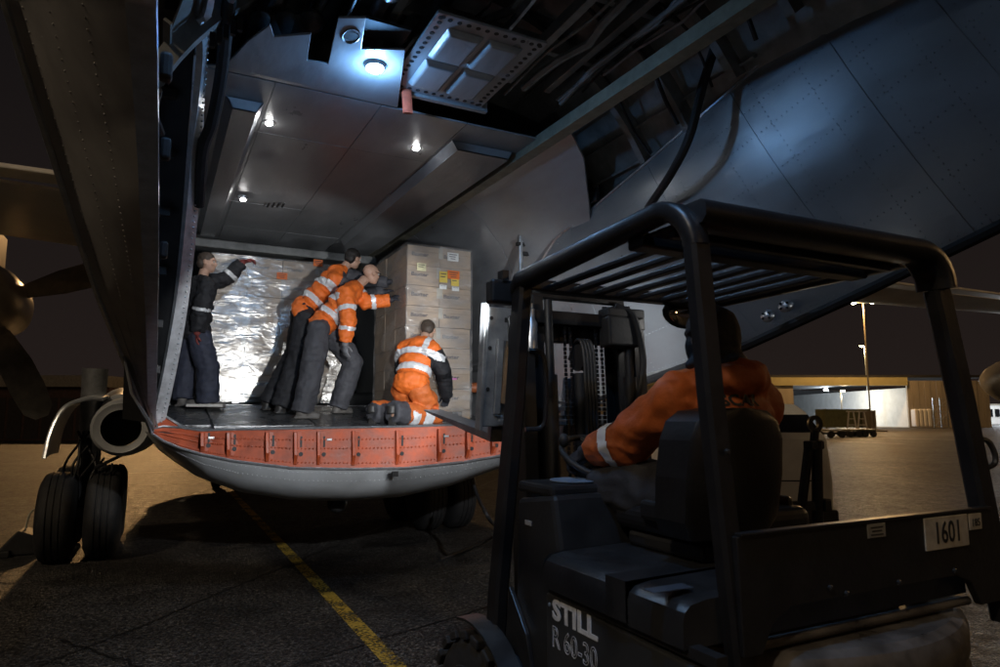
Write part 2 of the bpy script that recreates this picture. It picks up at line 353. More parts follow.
def lamp_mast(u, f, h, heads, label, arm=.0):
    b = cw(ux(u, f), f, 0); o = thing('lamp_mast', b, label, 'lamp post', 'apron lamp masts')
    obj('pole', MB().tube([b, b + V((0, 0, h))], [.11, .07], 10), mat('mast_paint', (.3, .27, .2), .5, .2), o)
    obj('foot', MB().box(b + V((0, 0, .3)), (.7, .7, .6)), M_clad, o, None, .03)
    for dx in heads:
        p = b + CR * dx + V((0, 0, h)); obj('arm', MB().tube([b + V((0, 0, h - .1)), p], .05, 6), M_steel, o)
        hd = obj('lamp_head', MB().box(p, (.6, .5, .22)), M_dark, o, None, .03)
        obj('lens', MB().box(p - V((0, 0, .15)) - CF * .1, (.5, .4, .1)), emis('sodium_lens', (1, .72, .38), 160), hd, None, .02)
    return b
mb_ = lamp_mast(866, 88, 16.7, (-1.3, 1.3), 'tall lamp mast with two heads before the hangar')
for dx in (-1.3, 1.3): light('mast_light', 'POINT', mb_ + CR * dx - CF * .3 + V((0, 0, 16.0)), 4200, SODIUM, .3)
mb2 = lamp_mast(864.5, 120, 14.2, (-.5,), 'lower single lamp mast beside the taller one')
light('mast_light', 'POINT', mb2 + V((0, 0, 13.6)) - CR * .5, 5000, (1, .8, .45), .3)
mb3 = lamp_mast(838, 104, 5.6, (.3,), 'short lamp post inside the hangar opening')
light('mast_light', 'POINT', mb3 + V((0, 0, 4.6)) + CR * .6, 1500, (1, .85, .6), .2)
# floodlight masts behind the aircraft and to starboard; the two rear ones added as fill
for (r, f, h, pw, lab) in [(-32, 62, 19, 24000, 'floodlight mast far ahead of the parked aircraft'), (62, 30, 20, 7000, 'floodlight mast far off the starboard wing'), (45, -38, 18, 5001, 'added fill floodlight mast out of view behind the forklift'), (-10, -12, 18, 4600, 'added fill floodlight mast out of view behind the port wing')]:
    b = cw(r, f, 0); o = thing('floodlight_mast', b, lab, 'lamp post', 'apron lamp masts')
    obj('pole', MB().tube([b, b + V((0, 0, h))], [.25, .14], 10), mat('mast_paint', (.4, .34, .24)), o)
    obj('lamp_bar', MB().box(b + V((0, 0, h)), (3, .3, .3)), M_dark, o, None)
    for dx in (-1.1, 0, 1.1): obj('lamp_head', MB().box(b + V((dx, -.1, h - .35)), (.7, .5, .3)), emis('sodium_lens', (1, .72, .38), 60), o, None)
    light('floodlight', 'POINT', b + V((0, -.2, h - .8)), pw, SODIUM if pw > 5000 else (1, .84, .66), .5)
def trestle(u, f, label):
    b = cw(ux(u, f), f, 0); o = thing('trestle', b, label, 'trestle', 'white trestles by the container')
    for s in (-1, 1): obj('leg', MB().beam(b + CR * s * .55, b + CR * s * .26 + V((0, 0, 2.1)), .13, .13), M_white, o, None)
    for z in (.6, 1.3): obj('crossbar', MB().beam(b - CR * (.5 - .2 * z) + V((0, 0, z)), b + CR * (.5 - .2 * z) + V((0, 0, z)), .1, .1), M_white, o, None)
    obj('top', MB().box(b + V((0, 0, 2.15)), (.75, .75, .12)), M_white, o, None)
trestle(847, 78, 'left white A-frame trestle before the green container'); trestle(857.5, 78, 'right white A-frame trestle before the green container')
def dolly(u0, u1, f, label):
    a, b = ux(u0, f), ux(u1, f); o = thing('baggage_dolly', cw((a + b) / 2, f, 0), label, 'dolly', 'flat dollies on the apron')
    obj('deck', CWB(MB(), a, b, f - 1, f + 1, .5, .62), M_rail, o, None); obj('drawbar', CWB(MB(), b, b + 1.4, f - .05, f + .05, .4, .48), M_dark, o, None)
    for k in (.15, .85):
        for d in (-.8, .8):
            c = cw(a + (b - a) * k, f + d, .24); obj('wheel', MB().lathe(c - CF * .08, CF, [(0, .15), (0, .24), (.16, .24), (.16, .15)], 14), M_tyre, o)
        obj('axle', CWB(MB(), a + (b - a) * k - .08, a + (b - a) * k + .08, f - .7, f + .7, .25, .4), M_dark, o, None)
dolly(818, 834, 52, 'low flat dolly nearest the white vehicle'); dolly(838, 850, 54, 'middle low flat dolly on the apron'); dolly(853, 864, 54, 'right low flat dolly with drawbar')
tk = thing('storage_tank', cw(ux(916.5, 92), 92, 0), 'white ribbed storage tank against the hangar wall', 'tank')
for k in range(4): 
    a = ux(908.5 + 4.1 * k, 92); obj('tank_segment', CWB(MB(), a, a + .5, 91.5, 92.6, .15, 2.55), M_white, tk, None, .12)
sf = thing('scaffold_tower', cw(ux(935, 92), 92, 0), 'steel scaffold tower beside the white tank', 'scaffold')
for k in range(3):
    a = ux(928 + 7 * k, 92); obj('upright', CWB(MB(), a, a + .1, 91.9, 92, 0, 4.1), M_steel, sf, None)
for k in range(5): obj('ledger', CWB(MB(), ux(928, 92), ux(942, 92) + .1, 91.8, 91.88, .3 + .9 * k, .4 + .9 * k), M_steel, sf, None)
for k in range(4): obj('brace', MB().tube([cw(ux(928 + 7 * (k % 2), 92), 91.7, .3 + .9 * k), cw(ux(935 + 7 * (k % 2), 92), 91.7, 1.2 + .9 * k)], .05, 5), M_steel, sf)
wb = thing('terminal_building', cw(ux(1000, 130), 130, 0), 'low white building with dark windows at far right', 'building')
obj('wall', CWB(MB(), ux(972, 130), ux(1060, 130), 130, 138, 0, 3.6), M_white, wb, None)
for k in range(9):
    a = ux(975 + 7 * k, 130); fr = obj('window', CWB(MB(), a, a + .95, 129.9, 129.96, 1.4, 2.9), M_glass, wb, None); obj('frame', CWB(MB(), a - .08, a + 1.03, 129.8, 129.89, 1.25, 1.38), M_white, fr, None)
obj('roof_edge', CWB(MB(), ux(971, 130), ux(1061, 130), 129.7, 138.3, 3.62, 3.9), M_clad, wb, None)
wt = light('terminal_front_light', 'POINT', cw(ux(1000, 120), 118, 6), 9000, (.9, .95, 1), .3)  # bare point light before the white building, no lamp body drawn
lb = thing('dark_building', cw(ux(50, 46), 46, 0), 'long dark brick building with pale eaves far at left', 'building')
fL = 46
obj('wall', CWB(MB(), ux(-120, fL), ux(112, fL), fL, fL + 8, 0, 3.6), mat('dark_brick', (.10, .055, .04), .7, 0, var=.35, scale=4), lb, None)
obj('eaves', CWB(MB(), ux(-120, fL), ux(113, fL), fL - .8, fL + 8, 3.62, 4.4), mat('pale_eaves', (.3, .26, .2), .6), lb, None)
for k in range(7): obj('door_panel', CWB(MB(), ux(-20 + 17 * k, fL), ux(-6 + 17 * k, fL), fL - .06, fL - .004, .1, 2.9), mat('dark_brick2', (.05, .04, .035), .6), lb, None)
obj('annex', CWB(MB(), ux(82, fL), ux(118, fL), fL + 8.2, fL + 14, 0, 7.4), M_clad, lb, None)
obj('annex_window', CWB(MB(), ux(88, fL), ux(104, fL), fL + 8.0, fL + 8.15, 4.6, 6.6), M_glass, lb, None)
# nose of another aircraft at the right edge
an = thing('parked_aircraft', cw(21.5, 26, 0), 'white rounded nose of another parked aircraft at right edge', 'aircraft')
pn = at(984, 381, d=26); ax_ = (CR + CF * .25).normalized()
obj('nose', MB().lathe(pn, ax_, [(0, .02), (.05, .18), (.2, .37), (.5, .58), (1, .8), (2, 1.05), (3.5, 1.25), (12, 1.25)], 28), M_white, an)
for s in (1.6, 5.0):
    c = pn + ax_ * s; obj('gear_leg', MB().tube([c, V((c.x, c.y, .3))], .09, 8), M_steel, an); obj('wheel', MB().lathe(V((c.x, c.y, .35)) - CF * .12, CF, [(0, .2), (0, .35), (.24, .35), (.24, .2)], 16), M_tyre, an)
# ================================================================== the cargo aircraft (one thing)
AC = thing('cargo_aircraft', (.2, 0, 0), 'grey cargo aircraft seen into its open rear hold with orange sill', 'aircraft')
def ip(pts, t):                                  # piecewise linear through equally spaced points
    n = len(pts) - 1; s = min(max(t, 0), 1) * n; i = min(int(s), n - 1); return V(pts[i]).lerp(V(pts[i + 1]), s - i)
def ysill(u): return -.6 * (u - 150) / 357
def zf(y): return 1.585 + .14 * min(max(y, -.2), 1.7) + .02 * max(0, y - 1.7)
top_px = [(151, 430), (163, 427), (180, 428), (201, 431), (235, 430), (292, 429), (349, 428), (406, 427), (463, 425), (520, 423), (560, 420)]
bot_px = [(151, 433), (163, 441), (180, 448), (201, 454), (235, 461), (292, 468), (349, 469), (406, 468), (463, 462), (520, 452), (560, 436)]
sil_px = [(151, 434), (166, 452), (186, 466), (208, 481), (240, 492), (292, 500), (349, 501), (400, 497), (450, 486), (515, 463), (558, 441)]
NC = 60
def edge(px, dy=0): return [at(u, v, y=ysill(u) + dy) for u, v in px]
TOP, BOT, SIL = edge(top_px), edge(bot_px), edge(sil_px, .45)
def row(P): return [ip(P, k / NC) for k in range(NC + 1)]
tr, br, sr = row(TOP), row(BOT), row(SIL)
mid = [a.lerp(b, .5) + V((0, -.1 * (1 - (2 * k / NC - 1) ** 2) - .02, 0)) for k, (a, b) in enumerate(zip(br, sr))]
far1 = [V((.2 + (p.x - .2) * 1.04, 1.6, p.z - .05 * (1 - (2 * k / NC - 1) ** 4))) for k, p in enumerate(sr)]
far2 = [V((p.x, 12, p.z)) for p in far1]
obj('belly_skin', MB().grid([br, mid, sr, far1, far2]), M_belly, AC, 60)
obj('sill_frame', MB().grid([tr, [a.lerp(b, .5) + V((0, .01, 0)) for a, b in zip(tr, br)], br], .03, (0, 1, 0)), M_orange, AC, 40)
obj('sill_lower_edge', MB().tube([p + V((0, -.012, 0)) for p in br], .012, 6), M_edge, AC)
obj('sill_upper_edge', MB().tube([p + V((0, -.008, .004)) for p in tr], .011, 6), M_edge, AC)
for j in (.28, .5, .86):                          # rivet rows along the sill
    mb = MB()
    for k in range(150):
        t = (k + .5) / 150; p = ip(tr, t).lerp(ip(br, t), j); mb.lathe(p + V((0, -.001, 0)), (0, -1, 0), [(0, .009), (.006, .005)], 6)
    tag(obj('sill_rivets', mb, M_orange, AC, 60), kind='stuff')
def colat(u):                                    # column parameter on the sill for a pixel column
    best = min(range(0, 601), key=lambda k: abs(500 + FPX * ((ip(tr, k / 600) - CAM).dot(CR)) / ((ip(tr, k / 600) - CAM).dot(CF)) * 1.0 - u)); return best / 600
for u in (203, 229, 267, 295, 318, 352, 396, 437, 465, 490):
    t = colat(u); a = ip(tr, t).lerp(ip(br, t), .08); b = ip(tr, t).lerp(ip(br, t), .92); f = V((0, -.05, 0))
    fin = obj('sill_bracket', MB().prism([a + f * .9, a.lerp(b, .7) + f * 1.3, b + f * .25, b, a], (.03, 0, 0)), M_orange, AC, None, .004)
    obj('bracket_flange', MB().prism([a + V((.04, -.012, 0)), a + V((.10, -.012, 0)), a.lerp(b, .6) + V((.10, -.012, 0)), b + V((.055, -.01, 0)), b + V((.04, -.01, 0))], (0, .01, 0)), M_orange, fin, None)
    obj('bracket_slot', MB().box(a.lerp(b, .3) + V((.072, -.0145, 0)), (.018, .003, .10)), M_black, fin, None)
    obj('bracket_hole', MB().lathe(a.lerp(b, .68) + V((.068, -.0125, 0)), (0, -1, 0), [(0, .02), (.004, .02)], 12), M_black, fin)
for u in (214, 331, 447): 
    p = ip(tr, colat(u)).lerp(ip(br, colat(u)), .28); obj('data_plate', MB().box(p + V((0, -.006, 0)), (.05, .006, .018)), M_steel, AC, None)
brv = MB()
for j_ in (.25, .7):
    for k_ in range(0, NC * 2): 
        a_ = ip(br, k_ / NC / 2); b_ = ip(mid, k_ / NC / 2); brv.lathe(a_.lerp(b_, j_) + V((0, -.001, 0)), (0, -.8, -.6), [(0, .006), (.004, .003)], 6)
tag(obj('belly_rivets', brv, M_belly, AC, 60), kind='stuff')
# left corner gusset
gus = [at(151, 432, y=-.03), at(160, 415, y=.02), at(186, 430, y=-.06)]
obj('corner_gusset', MB().prism(gus, (0, .03, 0)), M_orange, AC, None, .004)
obj('gusset_trim', MB().tube([gus[0] + V((0, -.01, .01)), gus[1] + V((0, -.01, .015)), gus[2] + V((0, -.01, .01))], .014, 6), M_edge, AC)
# floor: plates on the rising threshold and the hold behind
def floor_patch(x0, x1, y0, y1, dz):
    n = 8; rows = []
    for i in range(n + 1):
        y = y0 + (y1 - y0) * i / n; rows.append([V((x0, y, zf(y) + dz)), V(((x0 + x1) / 2, y, zf(y) + dz)), V((x1, y, zf(y) + dz))])
    return MB().grid(rows, .02, (0, 0, -1))
fl = [[p + V((0, .005, -.004)) for p in tr[4:]], [V((p.x, .35, zf(.35) - .012)) for p in tr[4:]], [V((p.x * 1.0, 1.7, zf(1.7) - .012)) for p in tr[4:]], [V((p.x, 9, zf(9) - .012)) for p in tr[4:]]]
obj('cargo_floor', MB().grid(fl, .05, (0, 0, -1)), M_floor, AC, 30)
xs = [-1.5, -1.06, -.1, .86, 1.9]
for i in range(4):
    for y0, y1 in ((.06, 1.62), (1.66, 3.2), (3.24, 5)):
        pl = obj('floor_plate', floor_patch(xs[i] + .012, xs[i + 1] - .012, y0 if i else y0 + .1, y1, .004 + .004 * (i % 2)), M_floor, AC, 30)
for k in range(2):
    obj('roller_track', MB().b2((-.75 + 1.3 * k, 1.7, zf(2) + .012), (-.68 + 1.3 * k, 5, zf(2) + .04)), M_steel, AC, None)
# ---- linings of the hold
def zc(y): return 4.10 + .02 * y                 # ceiling height
CX = [-1.4, -.9, -.12, .60, 1.28]; CY = [-1.98, -1.0, .1, 1.2, 2.4, 3.7, 5.2, 7]
for i in range(4):
    for j in range(7):
        a, b, c, d = CX[i] + .003, CX[i + 1] - .003, CY[j] + .003, CY[j + 1] - .003; e = random.uniform(0, .006)
        obj('ceiling_panel', MB().prism([(a, c, zc(c) + e), (b, c, zc(c) + e), (b, d, zc(d) + e), (a, d, zc(d) + e)], (0, 0, .015)), M_line, AC, None)
nb = [(225, 66), (247, 42), (270, 25), (274, 37), (311, 34), (307, 61), (328, 64), (338, 18), (366, 18), (361, 49), (405, 50), (402, 74)]
pl = [at(u, v, z=4.055) for u, v in nb] + [V((.0, -2.0, 4.06)), V((-1.4, -2.0, 4.06))]
obj('ceiling_edge_panel', MB().prism(pl, (0, 0, .015)), M_line, AC, None, .003)
pc = at(351, 36, z=4.052); obj('ceiling_hole_ring', MB().tube([pc + V((.05 * math.cos(a), .085 * math.sin(a), 0)) for a in [2 * math.pi * k / 16 for k in range(17)]], .006, 5), M_line, AC)
obj('ceiling_hole', MB().lathe(pc, (0, 0, -1), [(-.002, .05), (0, .05)], 16), M_black, AC)
lw = [(-1.4, 4.10), (-1.62, 3.9), (-1.78, 3.5), (-1.84, 3.0), (-1.82, 2.4), (-1.7, 1.85), (-1.55, 1.6)]
for j, (y0, y1) in enumerate([(-2.0, -.6), (-.59, .9), (.91, 2.4), (2.41, 4), (4.01, 7)]):
    obj('side_lining', MB().grid([[V((x, y0 - (.0 if j else .35 * (z - 3.4)), z + .02 * y0 * (z > 3))) for x, z in lw], [V((x, y1, z + .02 * y1 * (z > 3))) for x, z in lw]], .015), M_line, AC, 50)
rw = [(1.30, 4.10), (1.62, 3.92), (1.88, 3.62), (2.08, 3.2), (2.17, 2.7), (2.12, 2.1), (1.95, 1.6)]
for j, (y0, y1) in enumerate([(-1.6, -.1), (-.09, 1.5), (1.51, 3), (3.01, 7)]):
    obj('side_lining', MB().grid([[V((x, y0 + (.0 if j else -.9 * max(0, (z - 3.2)) ** 1.5 + 1.15 * max(0, 2.9 - z)), z + .02 * y0 * (z > 3))) for x, z in rw], [V((x, y1, z + .02 * y1 * (z > 3))) for x, z in rw]], .015), M_line, AC, 50)
obj('front_bulkhead', MB().b2((-1.9, 7.05, 1.5), (2.2, 7.1, 4.4)), M_struct, AC, None)
obj('ceiling_cross_beam', MB().b2((-1.4, 2.9, 3.96), (1.3, 3.1, 4.08)), M_struct, AC, None, .02)
# ducts with dome lamps
def duct(x0, x1, y0, y1, h):
    pr = [(x0, 0), (x0 + .05, -h), (x1 - .05, -h), (x1, 0)]
    obj('ceiling_duct', MB().grid([[V((x, y0, zc(y0) + z - .004)) for x, z in pr], [V((x, y0 + .05, zc(y0) + z * 1.0 - .004)) for x, z in pr], [V((x, y1, zc(y1) + z - .004)) for x, z in pr]], .012), M_line, AC, 20)
    obj('duct_end', MB().add([V((x, y0, zc(y0) + z - .004)) for x, z in pr], [(0, 1, 2, 3)]), M_line, AC, None)
duct(-1.2, -.93, -1.6, 2.7, .09); duct(.62, 1.22, -1.62, 2.4, .08)
M_lamp = emis('cabin_lamp', (1, .98, .96), 90)
for u, v, pw in [(269, 124, 1.3), (243, 200, 1.3), (416, 149, 1.3), (300, 232, 0)]:
    p = at(u, v, z=4.06)
    if pw:
        h = obj('dome_lamp', MB().lathe(p + V((0, 0, .04)), (0, 0, -1), [(0, .06), (.025, .055), (.035, .03)], 14), M_steel, AC); obj('lamp_glass', MB().ball(p + V((0, 0, .01)), (.03, .04, .02)), M_lamp, h)
        light('dome_light', 'SPOT', p - V((0, 0, .02)), pw * 4, (.95, .98, 1), .04, p - V((0, 0, 2)), 172, .4)
for k in range(4): obj('vent_slat', MB().box(at(268 + 5 * k, 205, z=4.06), (.02, .16, .012)), M_black, AC, None)
TL = at(375, 68, z=4.03)
h = obj('tail_lamp', MB().lathe(TL + V((0, 0, .06)), (0, 0, -1), [(0, .085), (.04, .08), (.06, .062)], 18), M_steel, AC); obj('lamp_glass', MB().ball(TL + V((0, 0, 0)), (.058, .058, .03)), emis('tail_lamp_glass', (.62, .82, 1), 130), h)
light('tail_light', 'POINT', TL - V((0, 0, .07)), 19, COOL, .05)
ta = V((-.95, -5.6, 4.32)); h = obj('tail_lamp', MB().lathe(ta + V((0, 0, .06)), (0, 0, -1), [(0, .085), (.04, .08), (.06, .062)], 18), M_steel, AC); obj('lamp_glass', MB().ball(ta, (.058, .058, .03)), MATS['tail_lamp_glass'], h)
light('tail_light', 'SPOT', ta - V((0, 0, .04)), 110, COOL, .05, (-.75, -4.4, 0), 104, .8)
# rail along the ceiling edge
obj('overhead_rail', MB().beam((1.3, -5.6, 3.96), (1.3, 7, 4.22), .09, .12), M_rail, AC, None, .006)
obj('overhead_rail_lip', MB().beam((1.24, -5.6, 3.90), (1.24, 7, 4.165), .035, .02), M_rail, AC, None)
# perforated hatch behind the ceiling edge
hx0, hx1, hy0, hy1, hz = -.16, .60, -3.25, -2.24, 4.09
hb = obj('tail_hatch', MB().b2((hx0, hy0, hz), (hx1, hy1, hz + .02)), M_line, AC, None, .004)
for i in range(2):
    for j in range(2):
        cx_ = hx0 + .1 + (hx1 - hx0 - .2) * (i + .5) / 2; cy_ = hy0 + .1 + (hy1 - hy0 - .2) * (j + .5) / 2; w, d = .25, .37
        q = [(cx_ - w / 2, cy_ - d / 2), (cx_ + w / 2, cy_ - d / 2), (cx_ + w / 2, cy_ + d / 2), (cx_ - w / 2, cy_ + d / 2)]
        vs = [V((x, y, hz - .002)) for x, y in q] + [V((cx_ + (x - cx_) * .8, cy_ + (y - cy_) * .86, hz - .035)) for x, y in q]
        obj('hatch_pocket', MB().add(vs, [(4, 5, 6, 7), (0, 1, 5, 4), (1, 2, 6, 5), (2, 3, 7, 6), (3, 0, 4, 7)]), M_line, hb, None, .012)
for (ax0, ay0, ax1, ay1) in [(hx0, hy0, hx1, hy0), (hx1, hy0, hx1, hy1), (hx0, hy1, hx1, hy1), (hx0, hy0, hx0, hy1)]:
    n = 16 if ax0 == ax1 else 12
    for k in range(n):
        t = (k + .5) / n; x = ax0 + (ax1 - ax0) * t; y = ay0 + (ay1 - ay0) * t
        x += .045 * (1 if x < .2 else -1) if ax0 == ax1 else 0; y += .045 * (1 if ay0 == hy0 else -1) if ax0 != ax1 else 0
        obj('hatch_hole', MB().lathe((x, y, hz + .001), (0, 0, -1), [(0, .016), (.004, .016)], 10), M_black, hb)
obj('hatch_edge_flange', MB().b2((hx0, hy1 + .01, hz - .02), (hx1 + .06, hy1 + .05, hz + .06)), M_line, hb, None)
# red streamer hanging by the lamp
ps = at(406, 78, y=-2.25)
M_red = mat('red_fabric', (.50, .10, .05), .7, 0, var=.25, scale=15, bump=.3, bscale=30)
st = tag(obj('warning_streamer', MB().sweep([ps, ps + V((.0, 0, -.05)), ps + V((.005, 0, -.09)), ps + V((.012, .0, -.2)), ps + V((.02, 0, -.27))], [(-.034, -.014), (0, -.022), (.034, -.012), (.036, .01), (0, .016), (-.034, .012)], (0, 1, 0)), M_red, None, 60, origin=ps), 'red fabric streamer hanging from the ceiling beside the bright tail lamp', 'streamer')
sk = obj('knot', MB().ball(ps + V((0, 0, -.03)), (.042, .03, .045)), M_red, st); obj('cord', MB().tube([ps, ps + V((-.01, .0, .11))], .005, 5), M_black, st)
# ---- tail shell with frames and stringers
SCX, SCZ, SR = .2, 2.8, 2.12
ZH = [(12, 1.3), (1, 1.45), (0, 1.55), (-1.6, 1.85), (-3.3, 2.25), (-4.9, 2.72), (-6.5, 3.2), (-8, 3.8)]
def zh(y):
    for (ya, za), (yb, zb) in zip(ZH, ZH[1:]):
        if yb <= y <= ya: return za + (zb - za) * (ya - y) / (ya - yb)
    return ZH[-1][1]
def shell(y, a, r=SR): return V((SCX + r * math.cos(a), y, SCZ + r * math.sin(a)))
def alow(y): return math.asin(max(-.95, min(.95, (zh(y) - SCZ) / SR)))
ys = [-8, -7, -6, -5, -4, -3, -2, -1, 0, 1, 4, 8, 12]
def ahigh(y): return math.pi - (alow(y) if y > -.2 else math.asin(min(.93, (min(4.5, 3.0 + .45 * (-.6 - y)) - SCZ) / SR)))
obj('tail_shell', MB().grid([[shell(y, alow(y) + (ahigh(y) - alow(y)) * k / 40) for k in range(41)] for y in ys], .012), M_struct, AC, 60)
obj('tail_end_bulkhead', MB().add([shell(-8, alow(-8) + (math.pi - 2 * alow(-8)) * k / 20) for k in range(21)], [tuple(range(21))]), M_struct, AC, None)
def zupR(y): return 3.40 + .235 * (-1.1 - y)
def zupL(y): return min(4.75, 2.95 + .52 * (-1.2 - y))
def aup(y): return math.asin(min(.93, max(0.0, (zupR(y) + .03 - SCZ) / SR))), math.pi - math.asin(min(.93, max(0.05, (zupL(y) + .1 - SCZ) / SR)))
for y in (-2.55, -3.1, -3.65, -4.2, -4.75, -5.3, -5.85, -6.4, -7, -7.6):
    a0, a1 = aup(y); n = 34
    fr = obj('hull_frame', MB().grid([[shell(y + d, a0 + (a1 - a0) * k / n, r) for k in range(n + 1)] for d, r in ((-.02, SR - .02), (-.02, SR - .13), (.03, SR - .13), (.03, SR - .115))], .008), M_struct, AC, 30)
for k in range(26):
    a = R(2 + 7.0 * k)
    ok = [-7.9 + .1 * q for q in range(63) if aup(-7.9 + .1 * q)[0] < a < aup(-7.9 + .1 * q)[1]]
    if len(ok) < 4: continue
    obj('hull_stringer', MB().beam(shell(ok[0], a, SR - .03), shell(ok[-1], a, SR - .03), .02, .045, (math.cos(a), 0, math.sin(a))), M_struct, AC, None)
# rear inner skin panels on the starboard side
for y0, y1 in ((-5.9, -5.12), (-6.9, -5.92)):
    obj('tail_side_panel', MB().grid([[shell(y, aup(y)[0] + .02 + a * .09, SR - .16) for a in range(0, 9)] for y in (y0, y1)], .01), mat('tail_panel_paint', (.2, .2, .19), .5, .1), AC, 60)
# pipes, ducts and looms overhead
rnd = random.Random(5)
for k in range(26):
    x = rnd.uniform(-1.5, 1.4); z = rnd.uniform(4.22, 4.55) - .08 * x * x; y0 = rnd.uniform(-7, -4); y1 = rnd.uniform(-2.9, -2.2); r = rnd.choice([.009, .012, .018, .03])
    pts = [V((x + .05 * rnd.uniform(-1, 1), y0 + (y1 - y0) * i / 7, z + .03 * rnd.uniform(-1, 1))) for i in range(8)]
    obj('overhead_pipe', MB().tube(pts, r, 7), rnd.choice([M_struct, M_black, M_steel, M_struct]), AC)
for y in (-2.75, -3.45, -4.15, -4.9, -5.6):
    obj('overhead_cross_beam', MB().beam((-1.5, y, 4.42), (1.5, y, 4.42), .05, .12), M_struct, AC, None, .006)
for x in (-1.0, -.3, .75, 1.1): obj('overhead_longeron', MB().beam((x, -7.5, 4.34), (x, -2.4, 4.30), .06, .09), M_struct, AC, None, .006)
pa = at(388, 8, z=4.16); obj('tail_actuator', MB().lathe(pa + V((0, -.5, .12)), (0, 1, 0), [(0, .09), (.32, .09), (.33, .105), (.38, .105), (.39, .085), (.5, .085), (.52, .05), (.75, .045)], 18), M_steel, AC)
obj('actuator_bracket', MB().box(at(384, 34, z=4.12) + V((0, 0, .02)), (.3, .2, .02)), M_black, AC, None)
for k in range(5): p = at(262 + 12 * k, 22 + 3 * (k % 2), z=4.2); obj('ceiling_bellows', MB().ball(p, (.09, .14, .05)), M_black, AC)
for k in range(5):
    c = at(212 + 7 * k, 40 - 4 * k, y=-2.6); obj('seal_clamp', MB().box(c, (.03, .03, .09)), M_black, AC, None)
# looms on the ribs at starboard
for k in range(7):
    y = -2.7 - .42 * k; pts = [shell(y + .04 * math.sin(i * 1.3 + k), aup(y)[0] + .03 + .1 * i, SR - .17) for i in range(9)]
    obj('wire_loom', MB().tube(pts, .011 + .006 * (k % 2), 6), M_black, AC)
for k in range(6):
    p = [at(548 + 3 * k, 214 - 1.2 * k, x=1.92), at(575, 203 + 2.2 * k, x=1.92), at(598, 186 + 2 * k, x=1.95)]
    obj('wire_loom', MB().tube(p, .008, 5), M_struct, AC)
obj('loom_clamp', MB().box(at(594, 196, x=1.9), (.03, .12, .12)), M_black, AC, None); obj('loom_end', MB().box(at(553, 213, x=1.9), (.03, .05, .08)), M_black, AC, None)
# ---- folded cargo doors
def sheet(A, B, na, nb, bow, bowdir):
    rows = []
    for i in range(na + 1):
        s = i / na; r_ = []
        for j in range(nb + 1):
            t = j / nb; r_.append(ip(A, t).lerp(ip(B, t), s) + V(bowdir) * bow * 4 * s * (1 - s))
        rows.append(r_)
    return rows
def rivets(name, paths, spacing, size, mat_, nrm, parent):
    mb = MB(); nrm = V(nrm).normalized()
    for P in paths:
        L_ = sum((V(P[i + 1]) - V(P[i])).length for i in range(len(P) - 1)); n = max(2, int(L_ / spacing))
        for k in range(n):
            s = (k + .5) / n * L_; acc = 0
            for i in range(len(P) - 1):
                l = (V(P[i + 1]) - V(P[i])).length
                if acc + l >= s: q = V(P[i]).lerp(V(P[i + 1]), (s - acc) / l); break
                acc += l
            mb.lathe(q - nrm * .003, nrm, [(0, size), (.006, size * .8), (.008, size * .25)], 6)
    return tag(obj(name, mb, mat_, parent, 80), kind='stuff')
RL = [V((2.05, .1, 1.60)), V((2.16, -1.6, 1.9)), at(750, 341, x=2.2), at(875, 283, x=2.26), at(1000, 222, x=2.3), at(1130, 150, x=2.3), at(1260, 80, x=2.3)]
RU = [V((2.06, -.05, 2.95)), at(556, 240, x=1.93), at(640, 170, x=1.93), at(735, 88, x=1.93), at(832, 0, x=1.93), at(915, -85, x=1.93), at(1000, -165, x=1.93)]
rs = sheet(RL, RU, 16, 60, .07, (-1, 0, 0))
DR = obj('cargo_door', MB().grid(rs, .05, (1, 0, 0)), M_door, AC, 60)
DR['label'] = 'blue-lit riveted starboard cargo door folded up'
def on(rows, s, t):
    na = len(rows) - 1; nb = len(rows[0]) - 1; a = s * na; i = min(int(a), na - 1); b = t * nb; j = min(int(b), nb - 1)
    p = rows[i][j].lerp(rows[i + 1][j], a - i); q = rows[i][j + 1].lerp(rows[i + 1][j + 1], a - i); return p.lerp(q, b - j)
paths = [[on(rs, .02, t / 60) for t in range(61)], [on(rs, .965, t / 60) for t in range(61)], [on(rs, .985, t / 60) for t in range(61)]]
for s in (.2, .38, .56, .74, .86): paths.append([on(rs, s, t / 60) for t in range(61)])
for t in (.1, .17, .24, .31, .38, .45, .52, .59, .66, .73, .8, .87): paths.append([on(rs, s / 20, t) for s in range(21)])
rivets('door_rivets', paths, .042, .005, M_door, (-1, 0, .1), DR)
for t in (.2, .345, .49, .635, .78):           # overlapping skin plates
    P = [on(rs, s / 20, t) + V((-.003, 0, 0)) for s in range(21)]
    obj('door_seam_strip', MB().sweep(P, [(-.018, -.0015), (.018, -.0015), (.018, .0015), (-.018, .0015)], (-1, 0, 0)), M_door, DR, None)
obj('door_edge_seal', MB().tube([on(rs, 0, t / 60) + V((-.02, 0, -.03)) for t in range(61)], .035, 8), M_black, DR)
obj('door_edge_trim', MB().tube([on(rs, 1, t / 60) + V((0, 0, .01)) for t in range(61)], .014, 6), M_edge, DR)
for i, (u, v) in enumerate([(768, 316), (786, 306)]):
    p = at(u, v, x=2.09); 
    lt = obj('door_latch', MB().ball(p, (.02, .06, .04)), M_edge, DR)
    for q in range(4): obj('latch_bolt', MB().lathe(p + V((-.018, .025 * (1 if q % 2 else -1), .016 * (1 if q > 1 else -1))), (-1, 0, 0), [(0, .009), (.008, .007)], 8), M_black, lt)
